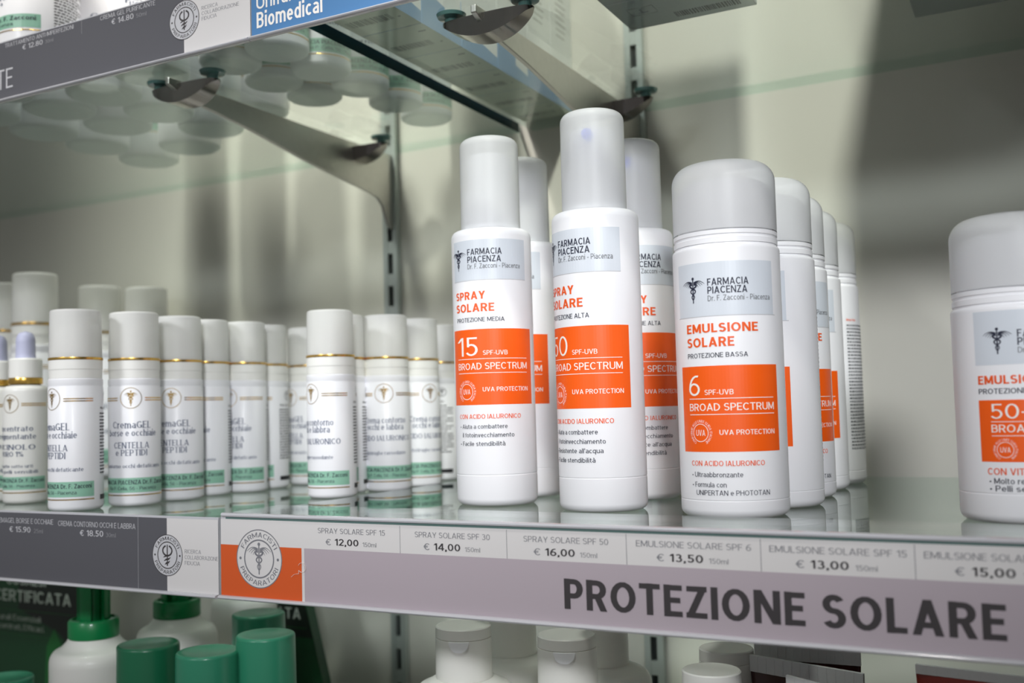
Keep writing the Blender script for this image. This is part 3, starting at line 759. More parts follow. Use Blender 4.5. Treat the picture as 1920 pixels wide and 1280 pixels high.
def emulsion_art(kind):
    p = Print(); X = 0.0011
    W = lambda s: s + X
    if kind == 6:
        p.rect(W(-0.0268), W(0.0238), 0.0935, 0.1185, M['palegrey'], 1)
        p.rect(W(-0.0275), W(0.0250), 0.0932, 0.0935, M['seam'], 1)
        brand_block(p, W(-0.0164), 0.1058, 0.0124, W(-0.0089), 0.1075, 0.1037, 0.1003, 0.0033, W(0.0100), W(0.0093), W(0.0214))
        p.text('EMULSIONE', W(-0.0212), 0.0858, 0.0042, M['orangetext'], W(0.0138), bold=0.02)
        p.text('SOLARE', W(-0.0212), 0.0792, 0.0044, M['orangetext'], W(0.0024), bold=0.02)
        p.text('PROTEZIONE BASSA', W(-0.0212), 0.0742, 0.0022, M['ink'], W(0.0084), bold=0.006)
        z = 0.0
    else:
        p.rect(W(-0.0262), W(0.0238), 0.0660, 0.0885, M['palegrey'], 1)
        brand_block(p, W(-0.0164), 0.0758, 0.0112, W(-0.0089), 0.0772, 0.0738, 0.0706, 0.0031, W(0.0100), W(0.0093), W(0.0214))
        p.text('EMULSIONE SOLARE', W(-0.0252), 0.0580, 0.0036, M['orangetext'], W(0.0225), bold=0.02)
        p.text('PROTEZIONE MOLTO ALTA', W(-0.0252), 0.0540, 0.0022, M['ink'], W(0.0150), bold=0.006)
        z = None
    if kind == 6:
        p.rect(W(-0.0266), W(0.0244), 0.0308, 0.0704, M['orange'], 1)
        p.text('6', W(-0.0212), 0.0567, 0.0096, M['whiteink'], W(-0.0147))
        p.text('SPF-UVB', W(-0.0122), 0.0570, 0.0024, M['whiteink'], W(0.0012), bold=0.006)
        for q in (0.0553, 0.0480): p.rect(W(-0.0212), W(0.0212), q - 0.00015, q + 0.00015, M['whiteink'], 3)
        p.text('BROAD SPECTRUM', W(-0.0212), 0.0497, 0.0034, M['whiteink'], W(0.0212), bold=0.006)
        uva_badge(p, W(-0.0152), 0.0396, 0.0060)
        p.text('UVA PROTECTION', W(-0.0058), 0.0386, 0.0023, M['whiteink'], W(0.0209), bold=0.008)
        p.text('CON ACIDO IALURONICO', W(-0.0212), 0.0244, 0.0024, M['orangetext'], W(0.0145), bold=0.008)
        for s_, a, b_, q in (('• Ultraabbronzante', -0.0212, 0.0040, 0.0193), ('• Formula con', -0.0212, -0.0035, 0.0147), ('UNIPERTAN e PHOTOTAN', -0.0188, 0.0166, 0.0110)):
            p.text(s_, W(a), q, 0.0023, M['ink'], W(b_), bold=0.003)
        back_print(p, 0.0560, 0.0980, 0.020, 0.105, 9)
    else:
        p.rect(W(-0.0256), W(0.0244), 0.0258, 0.0514, M['orange'], 1)
        p.text('50+', W(-0.0205), 0.0436, 0.0062, M['whiteink'], W(-0.0040))
        p.text('SPF-UVB', W(-0.0010), 0.0436, 0.0022, M['whiteink'], W(0.0120), bold=0.006)
        for q in (0.0424, 0.0366): p.rect(W(-0.0205), W(0.0212), q - 0.00014, q + 0.00014, M['whiteink'], 3)
        p.text('BROAD SPECTRUM', W(-0.0205), 0.0380, 0.0032, M['whiteink'], W(0.0212), bold=0.006)
        uva_badge(p, W(-0.0155), 0.0308, 0.0047)
        p.text('UVA PROTECTION', W(-0.0058), 0.0300, 0.0022, M['whiteink'], W(0.0209), bold=0.008)
        p.text('CON VITAMINA E', W(-0.0230), 0.0205, 0.0028, M['orangetext'], W(0.0060), bold=0.008)
        for s_, a, b_, q in (("• Molto resistente all'acqua", -0.0225, 0.0160, 0.0168), ('• Pelli sensibili', -0.0225, 0.0010, 0.0137)):
            p.text(s_, W(a), q, 0.0024, M['ink'], W(b_), bold=0.003)
    return p

# ------------------------------------------------------------------ sunscreen bottles
def make_spray(kind, label, x, y, shift, dz):
    R = 0.02276
    t = thing('spray_bottle', label, 'sunscreen bottle', (x, y, ZG), face_cam(x, y) + shift / R, 'spray sunscreens on the glass shelf')
    b = MB()
    b.lathe([(0, 0.0006), (R - 0.006, 0.0006), (R - 0.0045, 0.0)] + rounded_in(R - 0.0040, 0.0, R, 0.0040) + [(R, 0.0168), (R - 0.00018, 0.0170), (R - 0.00018, 0.0174), (R, 0.0176), (R, 0.1500)]
            + rounded(R, 0.1500, R - 0.0032, 0.1542) + [(0.0172, 0.1547), (0.0160, 0.1547), (0.0160, 0.1575), (0, 0.1575)], M['white'], 96)
    b.build('body', t)
    c = MB(); r = 0.0170
    c.lathe([(r, 0.1549), (r - 0.0002, 0.2030)] + rounded(r - 0.0002, 0.2030, r - 0.0046, 0.2076) + [(r - 0.009, 0.2081), (0, 0.20825)], M['frost'], 72)
    c.build('cap', t)
    a = MB()
    a.lathe([(0, 0.1577), (0.0140, 0.1577), (0.0140, 0.1690), (0.0134, 0.1700), (0.0134, 0.1765), (0.0112, 0.1780), (0.0110, 0.1960)] + rounded(0.0110, 0.1960, 0.0085, 0.1985) + [(0, 0.1990)], M['white'], 48)
    ac = a.build('spray_head', t)
    if kind == 50:
        d = MB(); d.lathe([(0, -0.0040), (0.0028, -0.0040), (0.0028, 0.0010), (0.0010, 0.0012), (0.0010, 0.0008), (0, 0.0008)], M['bluedot'], 24)
        o = d.build('nozzle_insert', ac); o['label'] = 'small blue nozzle insert'
        a0 = -0.55 if shift < 0 else -0.9
        th = -shift / R - 0.18
        o.rotation_euler = (PI / 2, 0, th); o.location = (0.0150 * math.sin(th), -0.0150 * math.cos(th), 0.1935)
    spray_art(kind, dz).wrap('label', R, t)
    return t

make_spray(15, 'tall white spray bottle reading 15 on orange, nearest the small cream bottles', 0.1146, 0.1005, -0.0024, 0.0)
make_spray(15, 'tall white spray bottle mostly hidden behind the spray reading 15', 0.1075, 0.1560, -0.0130, 0.0)
make_spray(50, 'tall white spray bottle reading 50 on orange, blue nozzle dot showing in its cap', 0.1855, 0.0840, -0.0108, -0.0034)
make_spray(50, 'tall white spray bottle peeking out behind the spray reading 50', 0.1815, 0.1535, 0.0080, -0.0034)

def make_emulsion(kind, label, x, y, shift, first=None):
    R = 0.02525
    rz = face_cam(x, y) + shift / R
    if first: return dup(first, (x, y, ZG), rz, label)
    t = thing('lotion_bottle', label, 'sunscreen bottle', (x, y, ZG), rz, 'sun lotion bottles on the glass shelf')
    k = 0.1270 if kind == 6 else 0.0915
    H = 0.1693 if kind == 6 else 0.1320
    b = MB()
    s0 = 0.0083 if kind == 6 else 0.0124
    b.lathe([(0, 0.0006), (R - 0.006, 0.0006), (R - 0.0045, 0.0)] + rounded_in(R - 0.0042, 0.0, R, 0.0040) + [(R, s0 - 0.0002), (R - 0.00016, s0), (R - 0.00016, s0 + 0.0003), (R, s0 + 0.0005), (R, k - 0.0022)]
            + rounded(R, k - 0.0022, R - 0.0010, k - 0.0006) + [(R - 0.0012, k), (R - 0.0012, k + 0.0004), (0, k + 0.0004)], M['white'], 96)
    b.build('body', t)
    n_ = MB(); r = R - 0.0008
    n_.lathe([(0, k + 0.0005), (r, k + 0.0005), (r, k + 0.0030), (r - 0.0005, k + 0.0034), (r - 0.0005, k + 0.0042), (r, k + 0.0046), (r, k + 0.0064), (r - 0.0012, k + 0.0068), (0, k + 0.0068)], M['white'], 72)
    n_.build('collar', t)
    c = MB(); r = R - 0.0008
    q = H - 0.0105
    c.lathe([(r, k + 0.0070), (r, q)] + [(r - 0.0085 + 0.0085 * math.cos(a), q + 0.0090 * math.sin(a)) for a in [PI / 2 * i / 8 for i in range(1, 9)]] + [(0.011, H - 0.0004), (0, H)], M['frost'], 72)
    c.build('cap', t)
    a = MB(); zh = H - 0.0085
    a.lathe([(0, k + 0.0069), (0.0215, k + 0.0069), (0.0215, k + 0.0150), (0.0205, k + 0.0165), (0.0205, zh - 0.010)] + rounded(0.0205, zh - 0.010, 0.012, zh - 0.001) + [(0, zh)], M['white'], 56)
    a.build('pump_head', t)
    emulsion_art(kind).wrap('label', R, t)
    return t

X1, Y1, ST = 0.2570, 0.0735, 0.0516
e1 = make_emulsion(6, 'white lotion bottle reading 6 on orange, front of its row, round frosted cap', X1, Y1, -0.0011)
make_emulsion(6, 'lotion bottle second in its row, blank white side and a thin orange edge showing', X1 + 0.0064, Y1 + ST, -0.0150, e1)
make_emulsion(6, 'third lotion bottle of its row, last letters of a front label showing', X1 + 0.0034, Y1 + 2 * ST, 0.0088, e1)
make_emulsion(6, 'fourth lotion bottle of its row, a narrow orange label edge showing', X1 + 0.0022, Y1 + 3 * ST, -0.0015, e1)
make_emulsion(6, 'rearmost lotion bottle of its row, against the wall, lines of tiny print showing', X1 + 0.0046, Y1 + 4 * ST, -0.0380, e1)
make_emulsion(50, 'shorter white lotion bottle reading 50 plus on orange, standing alone', 0.3796, 0.0823, 0.0085)

# ------------------------------------------------------------------ small cream bottles
def cream_art(lines, small, back=True, lift=0.0):
    p = Print()
    zc = 0.0675
    p.ring(0, zc, 0.0066, 0.00035, M['gold'], 3, 40)
    p.caduceus(0, zc - 0.0002, 0.0098, M['gold'], 3, 0.8)
    for sg in (-1, 1):
        for z in (zc - 0.0002, zc - 0.0016): p.rect(min(sg * 0.0085, sg * 0.0262), max(sg * 0.0085, sg * 0.0262), z, z + 0.0006, M['gold'], 3)
    for s_, z, cap, hw in lines:
        p.text(s_, -hw, z, cap, M['blueink'], hw, bold=0.004)
    p.text(small[0], -small[1], small[2], 0.0024, M['blueink'], small[1], bold=0.0)
    p.rect(-0.0268, 0.0268, 0.0087 + lift, 0.0178 + lift, M['green'], 1)
    p.text('FARMACIA PIACENZA Dr. F. Zacconi', -0.0245, 0.0138 + lift, 0.0027, M['ink'], 0.0250, bold=0.010)
    p.text('Via P. Cella, 56 - Piacenza', -0.0165, 0.0103 + lift, 0.0022, M['ink'], 0.0160)
    p.rect(-0.0268, 0.0268, 0.0068 + lift, 0.0075 + lift, M['gold'], 2)
    if back:
        rn = random.Random(11)
        p.ring(0.0405, 0.069, 0.0034, 0.0004, M['black'], 3, 24); p.caduceus(0.0405, 0.069, 0.0048, M['black'], 3)
        p.text('Modo d\'uso', 0.0325, 0.0610, 0.0017, M['black'], bold=0.01)
        p.microtext(0.0318, 0.0490, 0.0580, 19, 0.0020, 0.0009, M['black'], 3, rn)
        p.rect(0.0318, 0.0480, 0.0062, 0.0092, M['black'], 3)
    return p

def make_cream(name, label, cat, art, k=1.0, short=False):
    """gold ringed airless bottle; k scales the whole bottle"""
    R = 0.0160
    t = thing(name, label, cat)
    hb = 0.0800
    b = MB()
    b.lathe([(0, 0.0005), (R - 0.0045, 0.0005), (R - 0.0035, 0.0)] + rounded_in(R - 0.0032, 0.0, R, 0.0030) + [(R, 0.0745), (R - 0.0003, 0.0750), (R - 0.0003, 0.0758), (R - 0.0001, 0.0763), (R - 0.0001, hb - 0.0006), (R - 0.0006, hb), (0, hb)], M['white'], 72)
    b.build('body', t)
    n_ = MB(); r = R - 0.0003
    n_.lathe([(0, hb + 0.0001), (r - 0.0003, hb + 0.0001), (r - 0.0003, hb + 0.0052), (r, hb + 0.0056), (r, 0.0912), (0, 0.0912)], M['cream'], 64)
    n_.build('collar', t)
    g = MB(); g.lathe([(r - 0.0010, 0.0913), (r + 0.0002, 0.0913), (r + 0.0003, 0.0920), (r + 0.0002, 0.0928), (r - 0.0010, 0.0928)], M['gold'], 64, closed=True)
    g.build('gold_ring', t)
    c = MB(); H = 0.1222
    c.lathe([(r - 0.0002, 0.0929), (r - 0.0006, H - 0.0016)] + rounded(r - 0.0006, H - 0.0016, r - 0.0022, H) + [(0, H + 0.0003)], M['frost2'], 56)
    c.build('cap', t)
    a = MB(); a.lathe([(0, 0.0913), (0.0138, 0.0913), (0.0138, 0.0960), (0.0120, 0.0970), (0.0116, 0.1060)] + rounded(0.0116, 0.1060, 0.0055, 0.1130) + [(0, 0.1138)], M['cream'], 40)
    a.build('pump_head', t)
    art.wrap('label', R, t)
    if k != 1.0: t.scale = (k, k, k)
    return t

gel_art = cream_art([('CremaGEL', 0.0487, 0.0043, 0.0122), ('borse e occhiaie', 0.0438, 0.0040, 0.0163), ('CENTELLA', 0.0362, 0.0038, 0.0113), ('e PEPTIDI', 0.0316, 0.0038, 0.0100)], ('Contorno occhi defaticante', 0.0200, 0.0240))
lip_art = cream_art([('Crema contorno', 0.0470, 0.0042, 0.0160), ('occhi e labbra', 0.0425, 0.0040, 0.0140), ('ACIDO IALURONICO', 0.0350, 0.0036, 0.0205)], ('Antirughe rassodante', 0.0155, 0.0255))

def pose(t, x, y, z, shift): t.location = (x, y, z); t.rotation_euler = (0, 0, face_cam(x, y) + shift / 0.016)

G1 = 'small eye gel bottles on the middle shelf'
gel = make_cream('cream_bottle', 'front eye gel bottle at the strip edge, label turned, half its gold emblem cut off', 'cream bottle', gel_art); gel['group'] = G1

def copy_cream(src, label, x, y, z, shift, group=None, k=1.0, kz=1.0):
    c_ = dup(src, (x, y, z), face_cam(x, y) + shift / 0.016 / k, label, group)
    c_.scale = (k, k, k * (1.0 if k == 1.0 else kz))
    return c_

pose(gel, -0.1358, 0.0213, ZGL, -0.0158)
for x, y, sh, lab in (
        (-0.1230, 0.0562, -0.0022, 'second eye gel bottle from the strip edge, whole name facing the viewer'),
        (-0.1237, 0.0953, -0.0048, 'third eye gel bottle of the zigzag row, first letters of its name hidden'),
        (-0.1292, 0.1281, -0.0145, 'fourth eye gel bottle of the zigzag row, only its right side visible'),
        (-0.1220, 0.1589, -0.0118, 'fifth eye gel bottle of the zigzag row, name turned away from the viewer'),
        (-0.1282, 0.1907, -0.0223, 'sixth eye gel bottle of the zigzag row, narrow strip of back print showing'),
        (-0.1213, 0.2323, -0.0158, 'rearmost eye gel bottle of the row, half hidden by the front lip cream bottle')):
    copy_cream(gel, lab, x, y, ZGL, sh, G1)

G2 = 'lip and eye contour cream bottles on the middle shelf'
lip = make_cream('cream_bottle', 'front lip contour cream bottle standing nearest the glass edge, label turned', 'cream bottle', lip_art); lip['group'] = G2
pose(lip, -0.0238, 0.1316, ZGL, -0.0150)
for x, y, sh, lab in (
        (-0.0385, 0.1645, -0.0165, 'lip contour cream bottle showing as a thin slice behind the front one'),
        (-0.0166, 0.1864, -0.0020, 'lip contour cream bottle with its whole gold emblem facing the viewer'),
        (-0.0168, 0.2279, 0.0095, 'lip contour cream bottle half hidden behind the one with the whole emblem'),
        (-0.0330, 0.2889, -0.0400, 'rearmost lip contour cream bottle, back print showing beside the orange spray label')):
    copy_cream(lip, lab, x, y, ZGL, sh, G2)

# tall gold ringed bottles at the far end of the middle shelf
tall_art = cream_art([('Latte', 0.0480, 0.0043, 0.0080), ('detergente', 0.0432, 0.0040, 0.0140)], ('Pelli sensibili', 0.0130, 0.0280))
tall = make_cream('tall_cream_bottle', 'tall gold ringed bottle standing right behind the dropper bottle', 'cream bottle', tall_art)
tall['group'] = 'tall bottles at the far end of the middle shelf'
TK = 0.0205 / 0.016
def pose_tall(o, x, y, hz):
    o.location = (x, y, ZGL); o.rotation_euler = (0, 0, face_cam(x, y) - 0.4); o.scale = (TK, TK, hz / 0.1222)
pose_tall(tall, -0.4177, 0.2140, 0.1885)
for x, y, hz, lab in ((-0.4080, 0.2790, 0.1820, 'tall bottle with clear cap above the front eye gel bottle, farther back'),
                      (-0.3660, 0.2980, 0.1790, 'tall bottle against the wall, clear cap above the second eye gel bottle'),
                      (-0.4750, 0.2260, 0.1850, 'tall bottle cut off by the frame, gold ring beside the dropper')):
    pose_tall(dup(tall, (0, 0, 0), 0, lab), x, y, hz)

# dropper bottles
def make_dropper(label, x, y, shift):
    R = 0.0143
    t = thing('dropper_bottle', label, 'dropper bottle', (x, y, ZGL), face_cam(x, y) + shift / R, 'dropper bottles at the end of the shelf')
    b = MB()
    b.lathe([(0, 0.0005), (R - 0.004, 0.0005), (R - 0.003, 0.0)] + rounded_in(R - 0.0030, 0.0, R, 0.0030) + [(R, 0.0750)] + rounded(R, 0.0750, R - 0.0030, 0.0786) + [(0.0096, 0.0792), (0.0090, 0.0796), (0, 0.0796)], M['cream'], 64)
    b.build('body', t)
    g = MB(); g.lathe([(0, 0.0797), (0.0107, 0.0797), (0.0109, 0.0805), (0.0109, 0.0832), (0.0107, 0.0840), (0, 0.0840)], M['gold'], 56); g.build('gold_ring', t)
    c = MB(); c.lathe([(0, 0.0841), (0.0106, 0.0841), (0.0106, 0.0962), (0.0098, 0.0972), (0.0072, 0.0974), (0, 0.0974)], M['cream'], 56)
    k = c.build('collar', t)
    u = MB(); u.lathe([(0, 0.0975), (0.0066, 0.0975), (0.0063, 0.1000), (0.0062, 0.1090)] + rounded(0.0062, 0.1090, 0.0025, 0.1152) + [(0, 0.1160)], M['rubber'], 40)
    o = u.build('dropper_bulb', t); o['label'] = 'lilac rubber bulb'
    p = Print(); zc = 0.0665
    p.ring(0, zc, 0.0062, 0.00034, M['gold'], 3, 40); p.caduceus(0, zc, 0.0092, M['gold'], 3, 0.8)
    for sg in (-1, 1):
        for z in (zc - 0.0002, zc - 0.0015): p.rect(min(sg * 0.0078, sg * 0.0255), max(sg * 0.0078, sg * 0.0255), z, z + 0.0006, M['gold'], 3)
    for s_, z, cap, hw in (('Concentrato', 0.0482, 0.0036, 0.0150), ('depigmentante', 0.0430, 0.0036, 0.0170), ('RUCINOLO', 0.0360, 0.0034, 0.0165), ('PURO 1%', 0.0314, 0.0034, 0.0090)):
        p.text(s_, -hw, z, cap, M['blueink'], hw, bold=0.004)
    p.text('Uso notte sotto urti', -0.0150, 0.0240, 0.0022, M['blueink'], 0.0150); p.text('anche pelli sensibili', -0.0185, 0.0203, 0.0022, M['blueink'], 0.0185)
    p.rect(-0.0245, 0.0245, 0.0095, 0.0180, M['green'], 1)
    p.text('FARMACIA PIACENZA Dr. F. Zacconi', -0.0232, 0.0144, 0.0025, M['ink'], 0.0232, bold=0.008); p.text('Via P. Cella, 56 - Piacenza', -0.0160, 0.0110, 0.0020, M['ink'], 0.0160)
    p.rect(-0.0255, 0.0255, 0.0072, 0.0079, M['gold'], 2)
    p.microtext(0.0290, 0.0420, 0.0620, 22, 0.0020, 0.0009, M['black'], 3, random.Random(4))
    p.rect(0.0290, 0.0410, 0.0070, 0.0100, M['black'], 3)
    p.wrap('label', R, t)
    return t
dr = make_dropper('dropper bottle with lilac rubber bulb beside the front eye gel bottle', -0.2190, 0.0500, -0.0105)
dup(dr, (-0.2560, 0.0560, ZGL), face_cam(-0.2560, 0.0560) - 1.0, 'dropper bottle mostly cut off by the frame edge')

# ------------------------------------------------------------------ round jars on the upper glass shelf
GJ = 'round cream jars on the upper glass shelf'
JK = 0.0207 / 0.016; BK = 0.0265 / 0.016
jar_art = cream_art([('Crema viso', 0.0480, 0.0043, 0.0130), ('idratante', 0.0432, 0.0040, 0.0110)], ('Giorno', 0.0080, 0.0280))
jar = make_cream('cream_jar', 'round white jar nearest the strip in the row along the green cut glass edge', 'cream jar', jar_art)
jar['group'] = GJ
big_art = cream_art([('Crema gel', 0.0480, 0.0043, 0.0130), ('purificante', 0.0432, 0.0040, 0.0130)], ('Pelle impura', 0.0110, 0.0400), True, 0.0150)
big = make_cream('cream_jar', 'wide white jar above the first slate price, green band showing over the strip', 'cream jar', big_art)
big['group'] = GJ
ORD = ['nearest the strip', 'second from strip', 'third from strip', 'fourth from strip', 'fifth from strip', 'sixth from strip']
rn = random.Random(21)
first = True
for row, x0, ys, src, k in (
        ('along the green glass edge', -0.0372, (0.0500, 0.0978, 0.1453, 0.1905, 0.2380, 0.2849), jar, JK),
        ('one row in from the green glass edge', -0.0800, (0.0540, 0.1010, 0.1473, 0.1911), jar, JK),
        ('two rows in from the green glass edge', -0.1400, (0.0870, 0.1410, 0.1950), big, BK),
        ('in the row above the first slate price', -0.2005, (0.0450, 0.1025, 0.1560, 0.2120), big, BK),
        ('in the row beyond the first slate price', -0.2570, (0.0550, 0.1100, 0.1650, 0.2450), big, BK),
        ('in the farthest row seen through the glass', -0.3200, (0.0900, 0.1454, 0.2000, 0.2600), big, BK)):
    for i, y in enumerate(ys):
        x = x0 + rn.uniform(-0.0012, 0.0012); sh = rn.uniform(-0.020, 0.020)
        if src is jar and i == 0 and x0 > -0.05:
            jar.location = (x, y, ZUT); jar.scale = (k, k, 1.0); jar.rotation_euler = (0, 0, 0.2); continue
        if src is big and i == 0 and abs(x0 + 0.2005) < 1e-6:
            big.location = (x, y, ZUT); big.scale = (k, k, 1.0); big.rotation_euler = (0, 0, face_cam(x, y) - 1.62); continue
        copy_cream(src, ('round white jar ' if k == JK else 'wide white jar ') + ORD[i] + ', ' + row, x, y, ZUT, sh, GJ, k, 1.0 / k)

# ------------------------------------------------------------------ cartons on the upper glass shelf
GB = 'blue and white cartons in a row on the upper shelf'
def make_carton(label, y0, y1):
    x0, x1 = 0.0262, 0.0700; zc = ZUT; H = 0.155
    t = thing('medicine_carton', label, 'carton', ((x0 + x1) / 2, (y0 + y1) / 2, zc), 0, GB)
    hx = (x1 - x0) / 2; hy = (y1 - y0) / 2 - 0.0004
    b = MB(); b.box(-hx, hx, -hy, hy, 0.0002, H, M['cardwhite'], {'bottom': M['cardbottom']})
    b.build('box', t, smooth=False)
    # printed blue steps on the side and front, barcode under the base
    p = MB()
    p.prism([(-hy, 0.0003), (hy, 0.0003), (hy, 0.0075), (hy * 0.15, 0.0105), (hy * 0.15, 0.0190), (-hy, 0.0235)], 'x', hx, hx + 0.00012, M['cardblue'])
    p.box(-hx, hx, -hy - 0.00012, -hy, 0.0003, 0.030, M['cardblue'])
    p.box(-hx - 0.00012, -hx, -hy, hy, 0.0003, 0.012, M['cardblue'])
    rn_ = random.Random(int(y0 * 1e4)); q = -hx + 0.004
    while q < hx - 0.010:
        wd = rn_.choice((0.0003, 0.0005, 0.0008)); p.box(q, q + wd, hy * 0.05, hy * 0.40, -0.00002, 0.0002, M['barcode']); q += wd + rn_.choice((0.0006, 0.0010, 0.0014))
    p.box(hx - 0.006, hx - 0.0045, hy * 0.3, hy * 0.3 + 0.0012, -0.00002, 0.0002, M['barcode'])
    p.box(hx - 0.009, hx - 0.004, -hy * 0.6, -hy * 0.55, -0.00002, 0.0002, M['barcode'])
    for k in range(7): p.box(hx, hx + 0.00012, -hy * 0.5, hy * (0.3 + 0.07 * (k % 3)), 0.055 + 0.005 * k, 0.0558 + 0.005 * k, M['barcode'])
    p.build('printed_panel', t, smooth=False)
    return t
ysteps = [0.0535, 0.1030, 0.1520, 0.2025, 0.2505, 0.2920, 0.3325]
for i, nth in enumerate(('first blue and white carton behind the blue header strip', 'second blue and white carton from the header strip', 'third blue and white carton from the header strip',
                         'fourth blue and white carton from the header strip', 'fifth blue and white carton from the header strip', 'last blue and white carton, against the wall')):
    make_carton(nth, ysteps[i], ysteps[i + 1])

def big_carton(label, x0, x1, y0, y1, H, m, mb, marks):
    t = thing('large_carton', label, 'carton', ((x0 + x1) / 2, (y0 + y1) / 2, ZUT), 0)
    hx, hy = (x1 - x0) / 2, (y1 - y0) / 2
    b = MB(); b.box(-hx, hx, -hy, hy, 0.0002, H, m, {'bottom': mb}); b.build('box', t, smooth=False, bevel=0.0008)
    f = MB(); f.box(-hx + 0.002, hx - 0.002, hy * 0.35 - 0.0002, hy * 0.35 + 0.0002, -0.00003, 0.0002, M['seam'])
    if marks:
        fx, fy = -hx + 0.017, hy - 0.028
        for a in ((fx - 0.008, fx + 0.008, fy - 0.006, fy - 0.0057), (fx - 0.008, fx + 0.008, fy + 0.0057, fy + 0.006), (fx - 0.008, fx - 0.0077, fy - 0.006, fy + 0.006), (fx + 0.0077, fx + 0.008, fy - 0.006, fy + 0.006)):
            f.box(*a, -0.00004, 0.0002, M['barcode'])
        f.box(fx - 0.003, fx + 0.003, fy + 0.0018, fy + 0.0030, -0.00004, 0.0002, M['greyink']); f.box(fx - 0.0012, fx, fy - 0.003, fy + 0.003, -0.00004, 0.0002, M['greyink'])
        q = hx - 0.046; rn_ = random.Random(2)
        while q < hx - 0.008:
            wd = rn_.choice((0.0004, 0.0007, 0.0010)); f.box(q, q + wd, hy - 0.016, hy - 0.008, -0.00004, 0.0002, M['black']); q += wd + rn_.choice((0.0005, 0.0008))
    f.build('printed_base', t, smooth=False)
    return t
big_carton('large pale carton seen from below, with barcode and small square mark, beside the bracket', 0.1737, 0.2522, 0.0400, 0.1845, 0.17, M['cardwhite'], M['cardgrey'], True)  # grey base: shade of the underside put into the colour
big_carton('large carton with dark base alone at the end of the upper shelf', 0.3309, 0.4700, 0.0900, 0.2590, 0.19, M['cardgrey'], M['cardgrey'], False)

# ------------------------------------------------------------------ lower shelf: green and white things
GP = 'green topped pump bottles on the lower shelf'
def make_pump(label, x, y, zc, ang):
    """zc: underside of the green collar"""
    t = thing('pump_bottle', label, 'pump bottle', (x, y, ZLOW), ang, GP)
    q = zc - ZLOW
    R = 0.0290
    b = MB()
    b.lathe([(0, 0.0008), (R - 0.006, 0.0008), (R - 0.004, 0.0)] + rounded_in(R - 0.0040, 0.0, R, 0.0040) + [(R, q - 0.0160)] + rounded(R, q - 0.0160, R - 0.0065, q - 0.0070) + [(0.0195, q - 0.0040), (0.0178, q - 0.0022), (0.0168, q - 0.0002), (0, q - 0.0002)], M['cream'], 64)
    b.build('body', t)
    c = MB(); c.lathe([(0, q), (0.0166, q), (0.0169, q + 0.0008), (0.0169, q + 0.0108), (0.0160, q + 0.0122), (0.0140, q + 0.0126), (0.0140, q + 0.0112), (0, q + 0.0112)], M['pump'], 56)
    c.build('collar', t)
    s_ = MB(); s_.lathe([(0, q + 0.0113), (0.0066, q + 0.0113), (0.0066, q + 0.055), (0, q + 0.055)], M['pump'], 32)
    st = s_.build('stem', t)
    k = MB()
    for a0 in (-62, 28, 118, 208):      # the open ribs of the locking clip
        n = 8; A = [math.radians(a0 + 44 * i / n) for i in range(n + 1)]
        poly = [(0.0112 * math.cos(a), 0.0112 * math.sin(a)) for a in A] + [(0.0082 * math.cos(a), 0.0082 * math.sin(a)) for a in reversed(A)]
        k.prism(poly, 'z', q + 0.0114, q + 0.052, M['pump'])
    k.build('lock_clip', t, ang=30)
    h = MB(); h.lathe([(0, q + 0.0551), (0.0120, q + 0.0551), (0.0135, q + 0.0565), (0.0135, q + 0.0640), (0.0115, q + 0.0668), (0, q + 0.0668)], M['pump'], 40)
    h.prism([(0.0, q + 0.0565), (0.030, q + 0.0550), (0.032, q + 0.0490), (0.035, q + 0.0490), (0.034, q + 0.0600), (0.0, q + 0.0650)], 'y', -0.0045, 0.0045, M['pump'])
    h.build('pump_nozzle', t)
    return t
make_pump('white pump bottle with bright green collar, nearest the big lettered green card', -0.1977, 0.0880, -0.0970, 1.0)
make_pump('white pump bottle with green collar, farther back, beneath the round slate badge', -0.1815, 0.1500, -0.0935, 0.4)

def lathe_bottle(name, label, cat, x, y, parts, group=None):
    t = thing(name, label, cat, (x, y, ZLOW), 0, group)
    for nm, prof, m in parts:
        b = MB(); b.lathe([(r, z - ZLOW) for r, z in prof], m, 56); b.build(nm, t)
    return t

lathe_bottle('lotion_tub', 'white round topped bottle behind the green caps, below the orange badge', 'bottle', -0.1752, 0.2160,
    [('body', [(0, ZLOW + 0.0003), (0.0240, ZLOW)] + [(0.0262, ZLOW + 0.003), (0.0262, -0.1260), (0.0250, -0.1245), (0, -0.1245)], M['cream']),
     ('cap', [(0, -0.1244), (0.0258, -0.1244), (0.0256, -0.0960)] + rounded(0.0256, -0.0960, 0.0190, -0.0890) + [(0, -0.0880)], M['cream'])])

GG = 'green capped bottles on the lower shelf'
def green_cap(label, x, y, zt, R, mcap):
    lathe_bottle('green_capped_bottle', label, 'bottle', x, y,
        [('body', [(0, ZLOW + 0.0003), (R - 0.002, ZLOW)] + [(R + 0.0006, ZLOW + 0.003), (R + 0.0010, zt - 0.0650), (R - 0.0005, zt - 0.0630), (0, zt - 0.0630)], M['cream']),
         ('cap', [(0, zt - 0.0628), (R + 0.0008, zt - 0.0628), (R, zt - 0.0022)] + rounded(R, zt - 0.0022, R - 0.0016, zt - 0.0004) + [(R - 0.004, zt - 0.0004), (R - 0.006, zt - 0.0010), (0, zt - 0.0016)], mcap)], GG)
green_cap('dark green capped bottle in front of the white pump bottles', -0.1164, 0.0600, -0.0888, 0.0192, M['capgreen2'])
green_cap('sea green capped bottle, lowest and nearest of the three light ones', -0.0568, 0.0500, -0.0862, 0.0188, M['capgreen'])
green_cap('sea green capped bottle, tallest of the light ones, before the lettered card', -0.0312, 0.0720, -0.0786, 0.0176, M['capgreen'])
